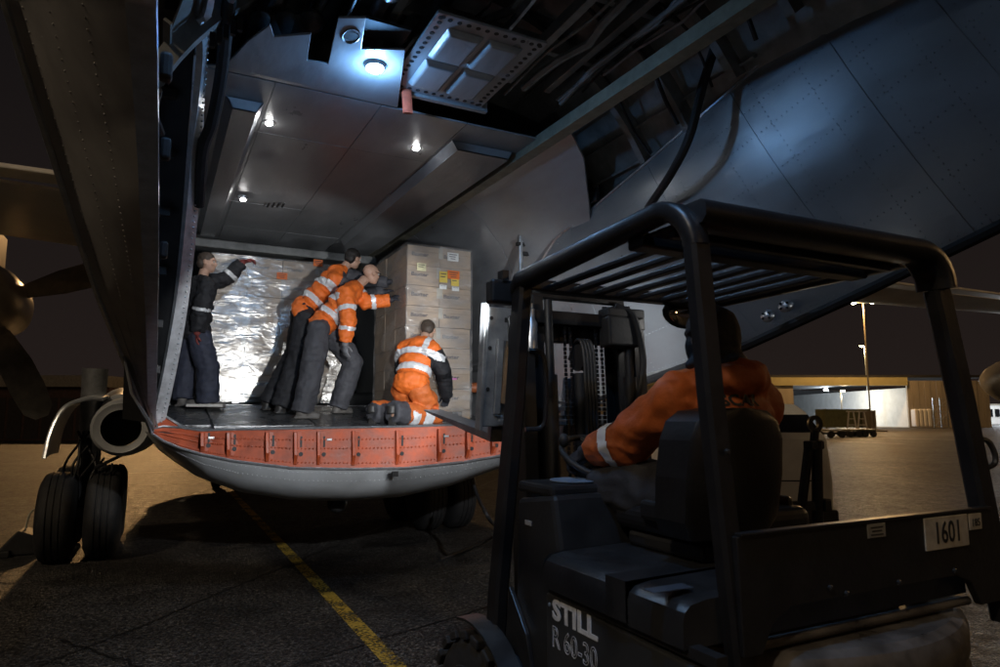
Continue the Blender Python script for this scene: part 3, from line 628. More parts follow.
# door stay and hose across the starboard door
def curve(P, n=14):
    P = [V(p) for p in P]; out = []
    Q = [P[0] * 2 - P[1]] + P + [P[-1] * 2 - P[-2]]
    for i in range(1, len(Q) - 2):
        for k in range(n):
            t = k / n; a, b, c, d = Q[i - 1], Q[i], Q[i + 1], Q[i + 2]
            out.append(.5 * ((2 * b) + (c - a) * t + (2 * a - 5 * b + 4 * c - d) * t * t + (3 * b - a - 3 * c + d) * t ** 3))
    return out + [P[-1]]
obj('door_stay', MB().tube(curve([at(722, 25, x=1.75), at(703, 85, x=1.7), at(690, 135, x=1.68), at(672, 172, x=1.72), at(648, 208, x=1.85)]), .032, 10), M_black, AC)
# port door
LH = [at(*q[:2], y=q[2]) for q in [(151, 431, -.02), (126, 365, -1.35), (100, 300, -2.3), (76, 228, -2.9), (52, 150, -3.35), (28, 75, -3.7), (6, 0, -4.0), (-50, -160, -4.6)]]
LE = [at(*q[:2], y=q[2]) for q in [(152, 424, -.03), (152, 345, -2.0), (151, 270, -3.4), (149, 190, -4.2), (147, 120, -4.6), (144, 55, -4.95), (141, 0, -5.2), (132, -140, -5.7)]]
ls = sheet(LH, LE, 12, 50, .04, (0, -1, 0))
DL = obj('cargo_door', MB().grid(ls, .04, (.6, .8, 0)), M_doorL, AC, 60); DL['label'] = 'dark grey port cargo door folded beside the opening'
def lon(s, t): return on(ls, s, t)
rivets('door_rivets', [[lon(s, t / 50) for t in range(51)] for s in (.11, .17, .42, .68, .93)], .05, .0045, M_doorL, (-.4, -.9, 0), DL)
obj('door_seam_strip', MB().sweep([lon(.14, t / 50) + V((-.001, -.003, 0)) for t in range(51)], [(-.03, -.003), (.03, -.003), (.03, .003), (-.03, .003)], (-.3, -1, 0)), M_doorL, DL, None)
obj('door_outer_trim', MB().tube([lon(0, t / 50) for t in range(51)], .022, 7), M_edge, DL)
obj('door_edge_trim', MB().sweep([lon(1, t / 50) for t in range(51)], [(-.014, -.03), (.014, -.03), (.014, .03), (-.014, .03)], (1, 0, 0)), M_edge, DL, None)
for t in (.35, .55, .75): obj('door_hook', MB().box(lon(1, t) + V((.05, .04, -.03)), (.03, .04, .07)), M_black, DL, None, .01)
# door jamb at port: bright riveted edge and dark web to the shell
J = curve([at(157, 424, y=.02), at(169, 370, y=-.3), at(181, 300, y=-.7), at(190, 215, y=-1.25), at(196, 130, y=-1.8), at(203, 40, y=-2.45), at(206, 0, y=-2.7), at(216, -120, y=-3.6)], 6)
obj('door_jamb_edge', MB().sweep(J, [(-.055, -.02), (.055, -.02), (.055, .02), (-.055, .02)], (.35, -.9, .3)), mat('jamb_alloy', (.55, .57, .60), .32, .45, var=.3, scale=10, bump=.3, bscale=14), AC, None)
rivets('jamb_rivets', [[p + V((-.02, -.022, .0)) for p in J], [p + V((.03, -.022, 0)) for p in J]], .05, .008, M_edge, (-.25, -1, .2), AC)
obj('door_jamb_web', MB().grid([[p + V((-.045, .01, 0)) for p in J], [V((-1.62, p.y + .12, p.z + .02)) for p in J], [V((-1.80, p.y + .3, p.z + .05)) for p in J]], .012), M_dark, AC, 50)
for k in range(2, len(J) - 3, 4): p = J[k]; obj('jamb_cleat', MB().box(V((-1.57, p.y, p.z)), (.1, .05, .07)), M_black, AC, None, .008)
obj('jamb_cable', MB().tube(curve([at(158, 90, y=-2.4), at(154, 112, y=-2.2), at(158, 125, y=-2.1), at(161, 133, y=-2.0)]), .025, 8), M_black, AC)
obj('door_seal', MB().tube(curve([at(232, -20, y=-2.75), at(227, 20, y=-2.55), at(221, 75, y=-2.2), at(212, 122, y=-1.9), at(203, 150, y=-1.7), at(199, 205, y=-1.3)]), .042, 10), M_black, AC)
# ---- gear, sponsons, wings, engine
def wheel(mb_c, r, w, parent, axle=(1, 0, 0)):
    c = V(mb_c); a = V(axle); o = c - a * w / 2
    t = obj('wheel', MB().lathe(o, a, [(0, r * .55), (.0, r * .8), (w * .1, r * .95), (w * .22, r), (w * .3, r), (w * .31, r * .975), (w * .34, r * .975), (w * .35, r), (w * .47, r), (w * .48, r * .975), (w * .52, r * .975), (w * .53, r), (w * .65, r), (w * .66, r * .975), (w * .69, r * .975), (w * .7, r), (w * .78, r), (w * .9, r * .95), (w, r * .8), (w, r * .55)], 36), M_tyre, parent)
    obj('rim', MB().lathe(o + a * w * .1, a, [(0, .02), (0, r * .3), (.03, r * .5), (-.03, r * .56), (w * .8 + .03, r * .56), (w * .8 - .03, r * .5), (w * .8, r * .3), (w * .8, .02)], 24), M_steel, t)
for sgn, yb in ((-1, 2.85), (1, 2.95)):
    gx = 2.27 * sgn + (.12 if sgn > 0 else 0); lg = obj('gear_leg', MB().tube([V((gx, yb + .6, .55)), V((gx, yb + .5, 1.2)), V((gx, yb + .45, 2.3))], [.11, .13, .15], 14), M_steel, AC)
    obj('gear_beam', MB().beam((gx, yb - .05, .52), (gx, yb + 1.25, .52), .16, .18), M_dark, lg, None, .03)
    for k in range(3): obj('gear_hose', MB().tube(curve([V((gx - .12 + .1 * k, yb - .05, .7)), V((gx - .2 + .16 * k, yb - .1, 1.1)), V((gx - .06 * k, yb + .25, 1.5))]), .016, 6), M_black, lg)
    obj('gear_strut', MB().tube([V((gx, yb, .6)), V((gx - .02, yb + .45, 1.5))], .05, 8), M_dark, lg)
    for dx in (-.235, .235):
        for dy in (0, 1.2): wheel((gx + dx, yb + dy, .515), .515, .37, AC)
    sp = MB().lathe((1.95 * sgn + (.1 if sgn > 0 else 0), 3.1, 1.75), (0, 1, 0), [(0, .22), (.6, .28), (1.4, .36), (3.5, .4), (4.6, .3), (5.2, .1)], 24, True)
    obj('gear_fairing', sp, M_belly, AC)
pod = at(121, 428, y=1.75)
obj('exhaust_pod', MB().lathe(pod, (.06, 1, .02), [(.0, .2), (0, .22), (-.02, .27), (.02, .30), (.3, .33), (.9, .35), (1.4, .35)], 28, False), M_belly, AC)
obj('exhaust_bore', MB().lathe(pod + V((0, .3, 0)), (.06, 1, .02), [(-.3, .2), (.0, .2), (0, .01)], 24, False), M_black, AC)
garc = [at(48, 458, y=2.5), at(55, 430, y=2.6), at(68, 408, y=2.7), at(88, 400, y=2.75), at(106, 400, y=2.75)]
gc = curve(garc, 8)
obj('gear_door', MB().grid([[p + V((-.02, -.12, .0)) for p in gc], [p + V((.0, .25, .03)) for p in gc], [p + V((.02, .7, .02)) for p in gc]], .03), M_belly, AC, 60)
obj('gear_door_edge', MB().tube([p + V((-.02, -.12, 0)) for p in gc], .018, 6), M_edge, AC)
for k in range(5):
    p = at(62 + 9 * k, 505 - 14 * (k % 3), y=2.7); q = at(80 + 8 * k, 440 + 6 * k, y=2.8); obj('gear_pipe', MB().tube(curve([p, p.lerp(q, .5) + V((.06 * (-1) ** k, -.1, .05)), q]), .014, 6), M_black, AC)
obj('gear_rod', MB().tube([at(95, 468, y=2.6), at(128, 452, y=2.3)], .02, 6), M_dark, AC)
obj('nose_gear_leg', MB().tube([V((.1, 10.7, .4)), V((.1, 10.9, 1.4))], .09, 8), M_steel, AC)
for dx in (-.2, .2): wheel((.1 - .1 + dx, 10.7, .38), .38, .22, AC)
pb = at(337, 506, y=.6); obj('belly_beacon', MB().ball(pb + V((0, 0, .03)), (.11, .11, .10)), M_black, AC)
obj('belly_aerial', MB().box(at(395, 474, y=-.45), (.06, .02, .05)), M_black, AC, None)
def wing_sec(x, yl, yt, z, th):
    c = yl - yt; return [V((x, yl, z)), V((x, yl - .04 * c, z + .35 * th)), V((x, yl - .25 * c, z + th * .75)), V((x, yl - .6 * c, z + th * .55)), V((x, yt, z + .04)), V((x, yt, z)), V((x, yl - .55 * c, z - .12 * th)), V((x, yl - .2 * c, z - .25 * th)), V((x, yl - .04 * c, z - .16 * th))]
def loft(secs):
    mb = MB(); n = len(secs[0]); mb.add([p for s in secs for p in s], [(i * n + k, i * n + (k + 1) % n, (i + 1) * n + (k + 1) % n, (i + 1) * n + k) for i in range(len(secs) - 1) for k in range(n)] + [tuple(range(n))[::-1], tuple((len(secs) - 1) * n + k for k in range(n))]); return mb
for sg in (-1, 1):
    W_ = [wing_sec(sg * x, yl, yt, z, th) for x, yl, yt, z, th in [(1.2, 7.6, 4.2, 4.78, .55), (9, 7.2, 4.4, 5.12, .42), (18, 6.6, 4.5, 5.25, .3), (27, 5.9, 4.5, 5.32, .2)]]
    wg = obj('wing', loft(W_), M_wing, AC, 40)
    for xa, xb in ((2.4, 9), (9.2, 17), (17.2, 26)):
        t0, t1 = (xa - 1.2) / 26, (xb - 1.2) / 26
        f0, f1 = V((sg * xa, 4.2, 4.93 + .42 * t0)), V((sg * xb, 4.4, 4.93 + .42 * t1))
        obj('wing_flap', MB().prism([f0 + V((0, -.02, -.03)), f1 + V((0, -.02, -.03)), f1 + V((0, -.85, -.16)), f0 + V((0, -.95, -.18))], (0, 0, .07)), M_wing, wg, None, .02)
sp_ = at(-22, 297, y=7.2)
ng = obj('engine_nacelle', MB().lathe(sp_, (0, -1, 0), [(-2.4, .42), (-1.2, .62), (-.2, .64), (.3, .60), (.6, .5), (.82, .34), (.95, .14), (.99, .01)], 32), mat('nacelle_alloy', (.5, .45, .38), .3, .75, var=.15, scale=5, bump=.08, bscale=8), AC)
obj('nacelle_mount', MB().b2(sp_ + V((-.15, 0, .5)), sp_ + V((.15, 1.0, 1.25))), M_wing, ng, None)
pr = obj('propeller', MB().lathe(sp_ + V((0, .25, 0)), (0, 1, 0), [(0, .5), (.1, .55), (.3, .5), (.5, .2)], 24), M_steel, AC)
for ang in (-64, 22, 116, 206):
    a = R(ang); d = V((math.cos(a), 0, math.sin(a))); s_ = V((-math.sin(a), 0, math.cos(a))); rows = []
    for r_, w_, tw in [(.35, .10, .9), (.7, .2, .7), (1.2, .27, .5), (1.7, .27, .38), (2.1, .23, .3), (2.25, .1, .28)]:
        e = s_ * math.cos(tw) + V((0, 1, 0)) * math.sin(tw); c = sp_ + V((0, .45, 0)) + d * r_; rows.append([c - e * w_, c + e * w_])
    obj('blade', MB().grid(rows, .03), mat('blade_paint', (.2, .18, .15), .35, .4), pr, 40)
# ground power cable and chocks (own things)
tag(obj('power_cable', MB().tube(curve([at(474, 486, y=.3), at(480, 502, y=.05), at(490, 520, y=-.4), V((at(500, 533, z=.02).x, at(500, 533, z=.02).y, .02)), at(470, 548, z=.02), at(440, 560, z=.02)]), .02, 8), M_black, None, origin=at(470, 548, z=.02)), 'black cable hanging from the belly down to the apron', 'cable')
ck = thing('wheel_chock', at(20, 556, z=0), 'black wheel chock with cord beside the port main wheels', 'chock')
cb = at(20, 556, z=0)
obj('wedge', MB().prism([cb + V((-.3, 0, .0)), cb + V((.25, 0, 0)), cb + V((.15, 0, .22)), cb + V((-.05, 0, .3)), cb + V((-.2, 0, .12))], (0, .45, 0)), M_black, ck, None, .02)
obj('base_pad', MB().box(cb + V((-.35, .1, .04)), (.5, .4, .08)), M_black, ck, None, .015)
obj('cord', MB().tube(curve([cb + V((0, .2, .28)), cb + V((.05, .25, .5)), cb + V((.25, .3, .55)), cb + V((.42, .35, .3))]), .012, 6), M_rail, ck)
# ---- stowage along the starboard wall of the hold
rk = thing('stowage_rack', at(490, 400, y=1.2), 'grey stowage rack with straps and rails on the starboard hold wall', 'rack')
for k in range(7):
    u = 470 + 7.5 * k; p = at(u, 398, y=2.2 - .28 * k); q = at(u, 258 - 3.5 * k, y=2.2 - .28 * k); obj('upright', MB().tube([p, q], .022 + .012 * (k % 2), 8), [M_steel, M_struct][k % 2], rk)
for v in (262, 290, 322, 345, 372): obj('cross_rail', MB().tube([at(468, v + 4, y=2.2), at(527, v - 12, y=.3)], .02, 7), M_struct, rk)
for k in range(9):
    p = at(468 + 6 * k, 270 - 2 * k, y=2.1 - .2 * k); obj('strap_bundle', MB().sweep(curve([p, p + V((.02, -.02, -.25)), p + V((-.02, -.03, -.55)), p + V((.03, 0, -.8 + .1 * (k % 3)))], 5), [(-.03, -.012), (.03, -.012), (.03, .012), (-.03, .012)], (0, -1, 0)), [M_black, M_rail, M_struct][k % 3], rk)
obj('gas_bottle', MB().lathe(at(481, 315, y=1.9), (0, 0, 1), [(0, .07), (.02, .085), (.5, .085), (.58, .05), (.62, .02)], 16), M_steel, rk)
gb_ = thing('equipment_box', at(485, 400, y=1.0), 'grey metal equipment box low on the hold floor behind the fork frame', 'box')
bx = at(492, 378, y=1.0)
obj('case', MB().box((bx.x, bx.y + .1, bx.z - .02), (.34, .8, .46)), M_line, gb_, None, .01); obj('lid', MB().box((bx.x, bx.y + .1, bx.z + .23), (.36, .82, .035)), M_line, gb_, None, .006)
obj('ribbed_pipe', MB().lathe((bx.x - .19, bx.y - .3, bx.z + .12), (0, 1, 0), [(.02 * k, .035 + .008 * (k % 2)) for k in range(36)], 12), M_steel, gb_)
rp = at(472, 388, y=.95)
tag(obj('orange_roll', MB().lathe(rp + V((-.06, -.1, 0)), (1, -.25, 0), [(0, .03), (0, .06), (.1, .066), (.5, .06), (.9, .064), (.9, .03)], 18), mat('orange_roll', (.42, .12, .04), .5, 0, var=.3, scale=14)), 'orange rolled tarpaulin lying low beside the carton stack', 'roll')
po = at(520, 400, y=-.55); pt = at(520.5, 212, y=-.55)
pl_ = thing('stanchion_pole', (po.x, po.y, po.z), 'steel pole with brown cap standing at the starboard sill', 'pole')
obj('tube', MB().tube([V((pt.x, pt.y, 1.6)), V((pt.x, pt.y, pt.z + .02))], .028, 12), M_steel, pl_); obj('cap', MB().box(V((pt.x, pt.y, pt.z)), (.075, .075, .085)), mat('brown_cap', (.17, .07, .03), .5), pl_, None, .01)
obj('clamp', MB().box(V((pt.x + .03, pt.y, pt.z - .36)), (.16, .05, .04)), M_black, pl_, None, .006); obj('clamp', MB().box(V((pt.x + .07, pt.y, pt.z - .46)), (.16, .05, .04)), M_black, pl_, None, .006)
# ================================================================== forklift
M_fk = mat('forklift_dark_grey', (.020, .021, .023), .36, .1, var=.25, scale=8, bump=.08, bscale=60, rvar=.08)
M_fk2 = mat('forklift_side_panel', (.034, .036, .039), .42, .1, var=.22, scale=5, rvar=.1)
M_guard = mat('guard_black_paint', (.013, .013, .0145), .40, .1, var=.35, scale=10, bump=.1, bscale=50)
M_cw = mat('counterweight_worn_paint', (.085, .075, .066), .42, .1, var=.6, scale=9, bump=.15, bscale=24, rvar=.2, detail=9)
M_seat = mat('seat_vinyl', (.010, .010, .011), .42, 0, var=.3, scale=10, bump=.1, bscale=80)
M_mast = mat('mast_steel_black', (.012, .012, .013), .5, .2, var=.3, scale=8)
M_car = mat('carriage_steel', (.34, .36, .38), .40, .6, var=.3, scale=9, bump=.15, bscale=20, rvar=.1)
M_let = mat('lettering_white', (.62, .63, .65), .5, 0, var=.25, scale=30)
FK = thing('forklift', (.42, -4.85, 0), 'dark grey counterbalance forklift with overhead guard in the foreground', 'forklift')
GZ = 2.32
def rr(w, h, r=.2):
    a, b, c = w / 2, h / 2, min(w, h) * r
    return [(-a + c, -b), (a - c, -b), (a, -b + c), (a, b - c), (a - c, b), (-a + c, b), (-a, b - c), (-a, -b + c)]
def arc(c, r, d0, d1, n=6):                       # corner from direction d0 to d1 about centre c
    d0 = V(d0); d1 = V(d1); return [V(c) + (d0 * math.cos(math.pi / 2 * k / n) + d1 * math.sin(math.pi / 2 * k / n)) * r for k in range(n + 1)]
# left hoop: front pillar, side rail, rear corner, rear post
fl_b = V((-.22, -4.12, .62)); fl_t = V((-.14, -4.24, GZ - .05)); rl_t = V((-.17, -5.30, GZ)); rl_b = V((-.06, -5.32, .95))
cn = .13
P = [fl_b, V((-.20, -4.13, .95)), fl_t + V((-.01, .01, -.3)), fl_t + V((0, .0, -.02)), fl_t + V((0, -.05, .05))]
P2 = [fl_t + V((0, -.05, .05)), V((-.17, -5.30 + cn, GZ))] 
cor = [V((-.17 + .02 * s, -5.30 + cn - cn * math.sin(math.pi / 2 * s), GZ - cn + cn * math.cos(math.pi / 2 * s))) for s in [k / 7 for k in range(8)]]
obj('guard_front_post', MB().sweep([fl_b, V((-.205, -4.13, .95)), V((-.16, -4.2, 1.75)), fl_t], rr(.062, .09), (0, 1, 0)), M_guard, FK, 40)
obj('guard_side_rail', MB().sweep([fl_t + V((0, .05, -.03)), fl_t + V((0, 0, .01))] + cor, rr(.06, .072), (-1, 0, 0)), M_guard, FK, 50)
obj('guard_rear_post', MB().sweep([cor[-1], V((-.125, -5.31, 1.74)), rl_b], rr(.072, .055), (0, 1, 0)), M_guard, FK, 40)
cor2 = [V((1.02 - cn + cn * math.sin(math.pi / 2 * s) + .0, -5.30, GZ - .03 - cn + cn * math.cos(math.pi / 2 * s))) for s in [k / 7 for k in range(8)]]
obj('guard_rear_rail', MB().sweep([V((-.15, -5.28, GZ - .03))] + cor2, rr(.07, .13, .25), (0, 1, 0)), M_guard, FK, 50)
obj('guard_rear_post', MB().sweep([cor2[-1], V((1.10, -5.31, 1.76)), V((1.22, -5.33, .98))], rr(.095, .06), (0, 1, 0)), M_guard, FK, 40)
obj('guard_side_rail', MB().sweep([V((1.0, -5.2, GZ - .02)), V((.98, -4.24, GZ - .04)), V((.98, -4.19, GZ - .09))], rr(.07, .08), (-1, 0, 0)), M_guard, FK, 50)
obj('guard_front_post', MB().sweep([V((.98, -4.2, GZ - .08)), V((1.0, -4.15, 1.6)), V((1.04, -4.1, .62))], rr(.08, .09), (0, 1, 0)), M_guard, FK, 40)
obj('guard_front_rail', MB().beam((-.13, -4.25, GZ - .06), (.98, -4.25, GZ - .06), .07, .05), M_guard, FK, None, .008)
obj('guard_mid_rail', MB().beam((-.15, -5.02, GZ - .05), (.99, -5.02, GZ - .05), .08, .05), M_guard, FK, None, .008)
for k in range(8):
    x = -.03 + .128 * k; obj('guard_slat', MB().beam((x, -4.985, GZ - .055), (x, -4.28, GZ - .07), .04, .022), M_guard, FK, None, .005)
obj('guard_roof_plate', MB().b2((-.13, -5.26, GZ - .045), (.96, -5.07, GZ - .03)), M_guard, FK, None, .004)
for k in range(1): obj('roof_plate_rib', MB().b2((-.12, -5.18 + .15 * k, GZ - .07), (.95, -5.15 + .15 * k, GZ - .047)), M_guard, FK, None, .003)
bolt = MB().lathe((0, 0, 0), (0, -1, 0), [(0, .009), (.006, .009), (.009, .005)], 6).mesh('bolt')
for x, z in [(-.115, 1.6), (-.09, 1.3), (-.085, 1.24), (-.08, 1.18), (-.075, 1.1)]:
    link('post_bolt', bolt, M_dark, FK, V((x, -5.35, z)) - FK.location)
# rear cross panel with number plate
Z0, Z1 = 1.155, 1.372
rp_ = obj('rear_cross_panel', MB().prism([(-.09, -5.36, Z0 - .1), (-.02, -5.36, Z0 - .1), (.02, -5.36, Z0 - .03), (.1, -5.36, Z0 + .01), (.9, -5.36, Z0 + .01), (.98, -5.36, Z0 - .02), (1.03, -5.36, Z0 - .1), (1.2, -5.36, Z0 - .1), (1.14, -5.36, Z1), (-.10, -5.36, Z1)], (0, .025, 0)), M_guard, FK, None, .004)
obj('cross_panel_lip', MB().beam((-.09, -5.352, Z1 + .004), (1.13, -5.352, Z1 + .004), .03, .008), M_guard, FK, None, .002)
np_ = obj('number_plate', MB().box((.855, -5.363, 1.312), (.245, .005, .105)), mat('plate_cream', (.34, .30, .24), .5, 0, var=.25, scale=20), FK, None, .003)
M_ink = mat('ink_black', (.012, .012, .012), .5, 0, var=0)
text('plate_digits', '1601', (.857, -5.3668, 1.281), (1, 0, 0), (0, 0, 1), .098, M_ink, np_, .0005, .0012, .80, 0, 'CENTER')
sp2 = obj('inspection_sticker', MB().box((1.025, -5.363, 1.335), (.075, .004, .055)), MATS['plate_cream'], FK, None, .002)
text('sticker_text', '185', (1.025, -5.3662, 1.321), (1, 0, 0), (0, 0, 1), .035, M_ink, sp2, .0004, .0006, 1, 0, 'CENTER')
lb_ = obj('data_label', MB().box((.49, -5.362, 1.345), (.085, .004, .042)), mat('label_grey', (.2, .19, .17), .5), FK, None, .001)
for k in range(3): obj('label_print_line', MB().box((.49, -5.3645, 1.355 - .011 * k), (.06 - .012 * (k % 2), .001, .004)), M_ink, lb_, None)
for x, z in [(.26, 1.2), (.58, 1.18), (.33, 1.175), (.88, 1.185)]: link('panel_rivet', bolt, M_edge, FK, V((x, -5.362, z)) - FK.location)
# counterweight with curved rear, top cover
def cwp(s, z, d=0):
    a = R(-62 + 124 * s); return V((.52 + (.80 - d) * math.sin(a), -4.80 - (.66 - d) * math.cos(a) - 0, z))
rows = []
for z, d in [(.25, .02), (.5, .0), (.86, .0), (.885, .012), (.90, .012), (.92, 0), (.99, .0), (1.02, .012), (1.035, .04)]: rows.append([cwp(k / 36, z, d) for k in range(37)])
cwm = MB().grid(rows); cwm.add(rows[-1], [tuple(range(37))]); obj('counterweight', cwm, M_cw, FK, 40)
obj('counterweight_base', MB().b2((-.2, -5.05, .2), (1.22, -4.7, .9)), M_fk, FK, None, .03)
obj('rear_hood', MB().prism([(.0, -5.32, 1.043), (1.05, -5.32, 1.043), (1.16, -5.1, 1.043), (1.16, -4.9, 1.043), (-.08, -4.9, 1.043), (-.08, -5.1, 1.043)], (0, 0, .03)), M_cw, FK, None, .012)
obj('hood_seam', MB().b2((.345, -5.3, 1.0735), (.352, -4.95, 1.0755)), M_black, FK, None); obj('hood_slot', MB().b2((.72, -5.23, 1.0735), (.90, -5.215, 1.076)), M_black, FK, None)
for sx in (-.16, 1.12):
    wheel((sx + (.12 if sx < 0 else -.05), -4.95, .28), .28, .2, FK)
# body: battery door with lettering, hood, step, cowl, fender
sd = obj('battery_door', MB().prism([(-.235, -4.575, .40), (-.235, -5.42, .40), (-.235, -5.42, 1.04), (-.235, -4.575, 1.065)], (.04, 0, 0)), M_fk2, FK, None, .006)
hood = [V((0, y, z)) for y, z in []]
def hoodrow(x, zt, r=0): return [V((x, y, zt)) for y in (-4.57, -4.62, -5.0, -5.38, -5.44)]
prf = [(-.245, 1.085), (-.245, 1.155), (-.238, 1.18), (-.215, 1.198), (-.16, 1.206), (.2, 1.215), (.6, 1.215), (.98, 1.206), (1.05, 1.16), (1.05, 1.085)]
mb = MB().grid([[V((x, y, z + (-.012 if y in (-4.57,) else 0))) for x, z in prf] for y in (-4.57, -4.585, -5.05)]); mb.add([V((x, -4.57, z)) for x, z in prf], [tuple(range(len(prf)))])
obj('battery_hood', mb, M_fk, FK, 35)
mb = MB().grid([[V((x, y, z - .004)) for x, z in prf] for y in (-5.062, -5.30)]); mb.add([V((x, -5.30, z - .004)) for x, z in prf], [tuple(range(len(prf)))]); obj('battery_hood_rear', mb, M_fk, FK, 35)
mb = MB().grid([[V((-.25 if x < 0 else x, y, z + .002)) for x, z in prf[:6]] for y in (-4.96, -5.06)]); obj('hood_latch_plate', mb, M_fk, FK, 35)
obj('hood_gap', MB().b2((-.228, -5.4, 1.06), (-.19, -4.58, 1.09)), M_black, FK, None)
for u, v in ((640, 592),):
    p = at(u, v, z=1.218); obj('hood_label', MB().box((p.x + .1, p.y, 1.2165), (.14, .05, .002)), mat('hood_label', (.06, .075, .1), .3), FK, None)
tx = V((0, -1, 0)); tu = V((0, 0, 1))
text('maker_lettering', 'STILL', (-.2362, -4.62, .99), tx, tu, .092, M_let, sd, .001, .0035, 1.28)
text('model_lettering', 'R 60-30', (-.2362, -4.615, .895), tx, tu, .10, M_let, sd, 0, 0, .86, .0011)
text('model_suffix', 'I', (-.2362, -5.0, .89), tx, tu, .055, M_let, sd, 0, 0, .86, .0011)
obj('door_screw', MB().lathe((-.2355, -4.60, 1.03), (-1, 0, 0), [(0, .007), (.004, .006)], 10), M_edge, sd)
# front cowl under the dash
cw_ = obj('front_cowl', MB().prism([(-.17, -4.20, .60), (-.17, -4.58, .60), (-.17, -4.60, 1.05), (-.17, -4.52, 1.40), (-.17, -4.24, 1.36)], (1.16, 0, 0)), M_fk, FK, None, .02)
obj('cowl_side_plate', MB().prism([(-.19, -4.14, .62), (-.19, -4.42, .62), (-.19, -4.34, .85), (-.19, -4.20, 1.0)], (.02, 0, 0)), M_fk, FK, None, .004)
obj('cowl_sticker', MB().box((-.1725, -4.335, 1.272), (.004, .05, .02)), mat('sticker_pale', (.3, .3, .3), .5), cw_, None, .003)
obj('dash_top', MB().b2((-.16, -4.5, 1.385), (.98, -4.22, 1.43)), M_fk, FK, None, .015)
obj('dash_tray', MB().lathe((.02, -4.38, 1.435), (0, 0, 1), [(0, .1), (.004, .1)], 20), mat('dash_tray', (.25, .35, .5), .3, .3), FK)
obj('step_board', MB().b2((-.31, -4.62, .40), (-.05, -4.25, .46)), M_car, FK, None, .012)
obj('side_sill', MB().beam((-.30, -4.42, .66), (-.27, -5.0, .52), .05, .05), mat('sill_blue_grey', (.1, .13, .18), .35, .3), FK, None, .01)
# wheel arch lip and front wheels with lugs
def drive_wheel(c, r, w):
    c = V(c); o = c - V((w / 2, 0, 0))
    t = obj('front_wheel', MB().lathe(o, (1, 0, 0), [(0, r * .5), (0, r * .78), (.02, r * .9), (.04, r * .94), (w - .04, r * .94), (w - .02, r * .9), (w, r * .78), (w, r * .5)], 40), M_tyre, FK)
    lug = MB()
    for k in range(22):
        a = 2 * math.pi * k / 22; e = V((0, math.cos(a), math.sin(a))); s_ = V((0, -math.sin(a), math.cos(a)))
        for h_, o2 in ((-1, 0), (1, .5)):
            a2 = a + o2 * 2 * math.pi / 22; e = V((0, math.cos(a2), math.sin(a2))); s_ = V((0, -math.sin(a2), math.cos(a2)))
            m = Matrix((V((1, 0, 0)), s_, e)).transposed(); lug.box(c + V((h_ * w * .26, 0, 0)) + e * (r * .955), (w * .50, r * .165, r * .09), m)
    tag(obj('tread_lugs', lug, M_tyre, t, None, .006), kind='stuff')
    for q in (.35, .45, .62): obj('sidewall_ring', MB().lathe(o + V((-.002, 0, 0)), (-1, 0, 0), [(0, r * q), (.006, r * (q + .01)), (.006, r * (q + .03)), (0, r * (q + .04))], 32, False), M_tyre, t)
    obj('rim', MB().lathe(o + V((.01, 0, 0)), (1, 0, 0), [(0, .03), (.01, r * .3), (-.01, r * .34), (.0, r * .5), (w - .02, r * .5), (w - .02, .03)], 28), mat('rim_grey', (.12, .13, .14), .4, .4), t)
drive_wheel((-.20, -4.08, .40), .40, .24); drive_wheel((1.05, -4.08, .40), .40, .24)
fen = [V((-.23, -4.08 + .455 * math.cos(a), .40 + .455 * math.sin(a))) for a in [R(75 + 11 * k) for k in range(9)]]
obj('fender', MB().grid([fen, [p + V((-.09, 0, -.004)) for p in fen]], .012), M_fk, FK, 50)
# seat, steering, levers
obj('seat_base', MB().b2((.10, -5.02, 1.215), (.62, -4.62, 1.27)), M_fk, FK, None, .015)
obj('seat_cushion', MB().b2((.08, -5.02, 1.272), (.64, -4.55, 1.37)), M_seat, FK, None, .04, 4)
bk = []
for z, w, y in [(1.30, .21, -5.02), (1.36, .255, -5.04), (1.5, .265, -5.06), (1.62, .255, -5.075), (1.68, .225, -5.08), (1.715, .16, -5.083), (1.725, .05, -5.083)]: bk.append((z, w, y))
def seatback(off, sc):
    return [[V((.30 + w * .82 * sc * math.sin(R(-90 + 180 * k / 12)) - .11, y + off + .07 * (1 - math.cos(R(-90 + 180 * k / 12))) * (1 if off > 0 else .3), z)) for k in range(13)] for z, w, y in bk]
f_, b_ = seatback(.05, .98), seatback(-.05, 1.0)
mb = MB().grid(f_).grid(b_)
for i in range(len(bk) - 1): mb.add([f_[i][0], f_[i + 1][0], b_[i + 1][0], b_[i][0]], [(0, 1, 2, 3)]).add([f_[i][-1], f_[i + 1][-1], b_[i + 1][-1], b_[i][-1]], [(0, 1, 2, 3)])
mb.add(f_[-1] + b_[-1][::-1], [tuple(range(26))]).add(f_[0] + b_[0][::-1], [tuple(range(26))])
obj('seat_backrest', mb, M_seat, FK, 60)
for s in (-1, 1): obj('seat_hip_restraint', MB().box((.33 + .27 * s, -4.86, 1.365), (.03, .2, .07)), M_seat, FK, None, .02)
obj('seat_tag', MB().box((.12, -5.125, 1.42), (.035, .004, .055)), mat('label_grey', (.2, .19, .17)), FK, None)
sw = V((.20, -4.31, 1.52)); tl = Matrix.Rotation(R(28), 3, 'X')
swo = obj('steering_wheel', MB().sweep([sw + tl @ V((.17 * math.cos(a), .17 * math.sin(a), 0)) for a in [2 * math.pi * k / 28 for k in range(28)]], [(.014 * math.cos(b), .014 * math.sin(b)) for b in [2 * math.pi * q / 7 for q in range(7)]], tl @ V((0, 0, 1)), True), M_black, FK, 60)
for a in (90, 210, 330): obj('spoke', MB().tube([sw, sw + tl @ V((.165 * math.cos(R(a)), .165 * math.sin(R(a)), 0))], .011, 6), M_black, swo)
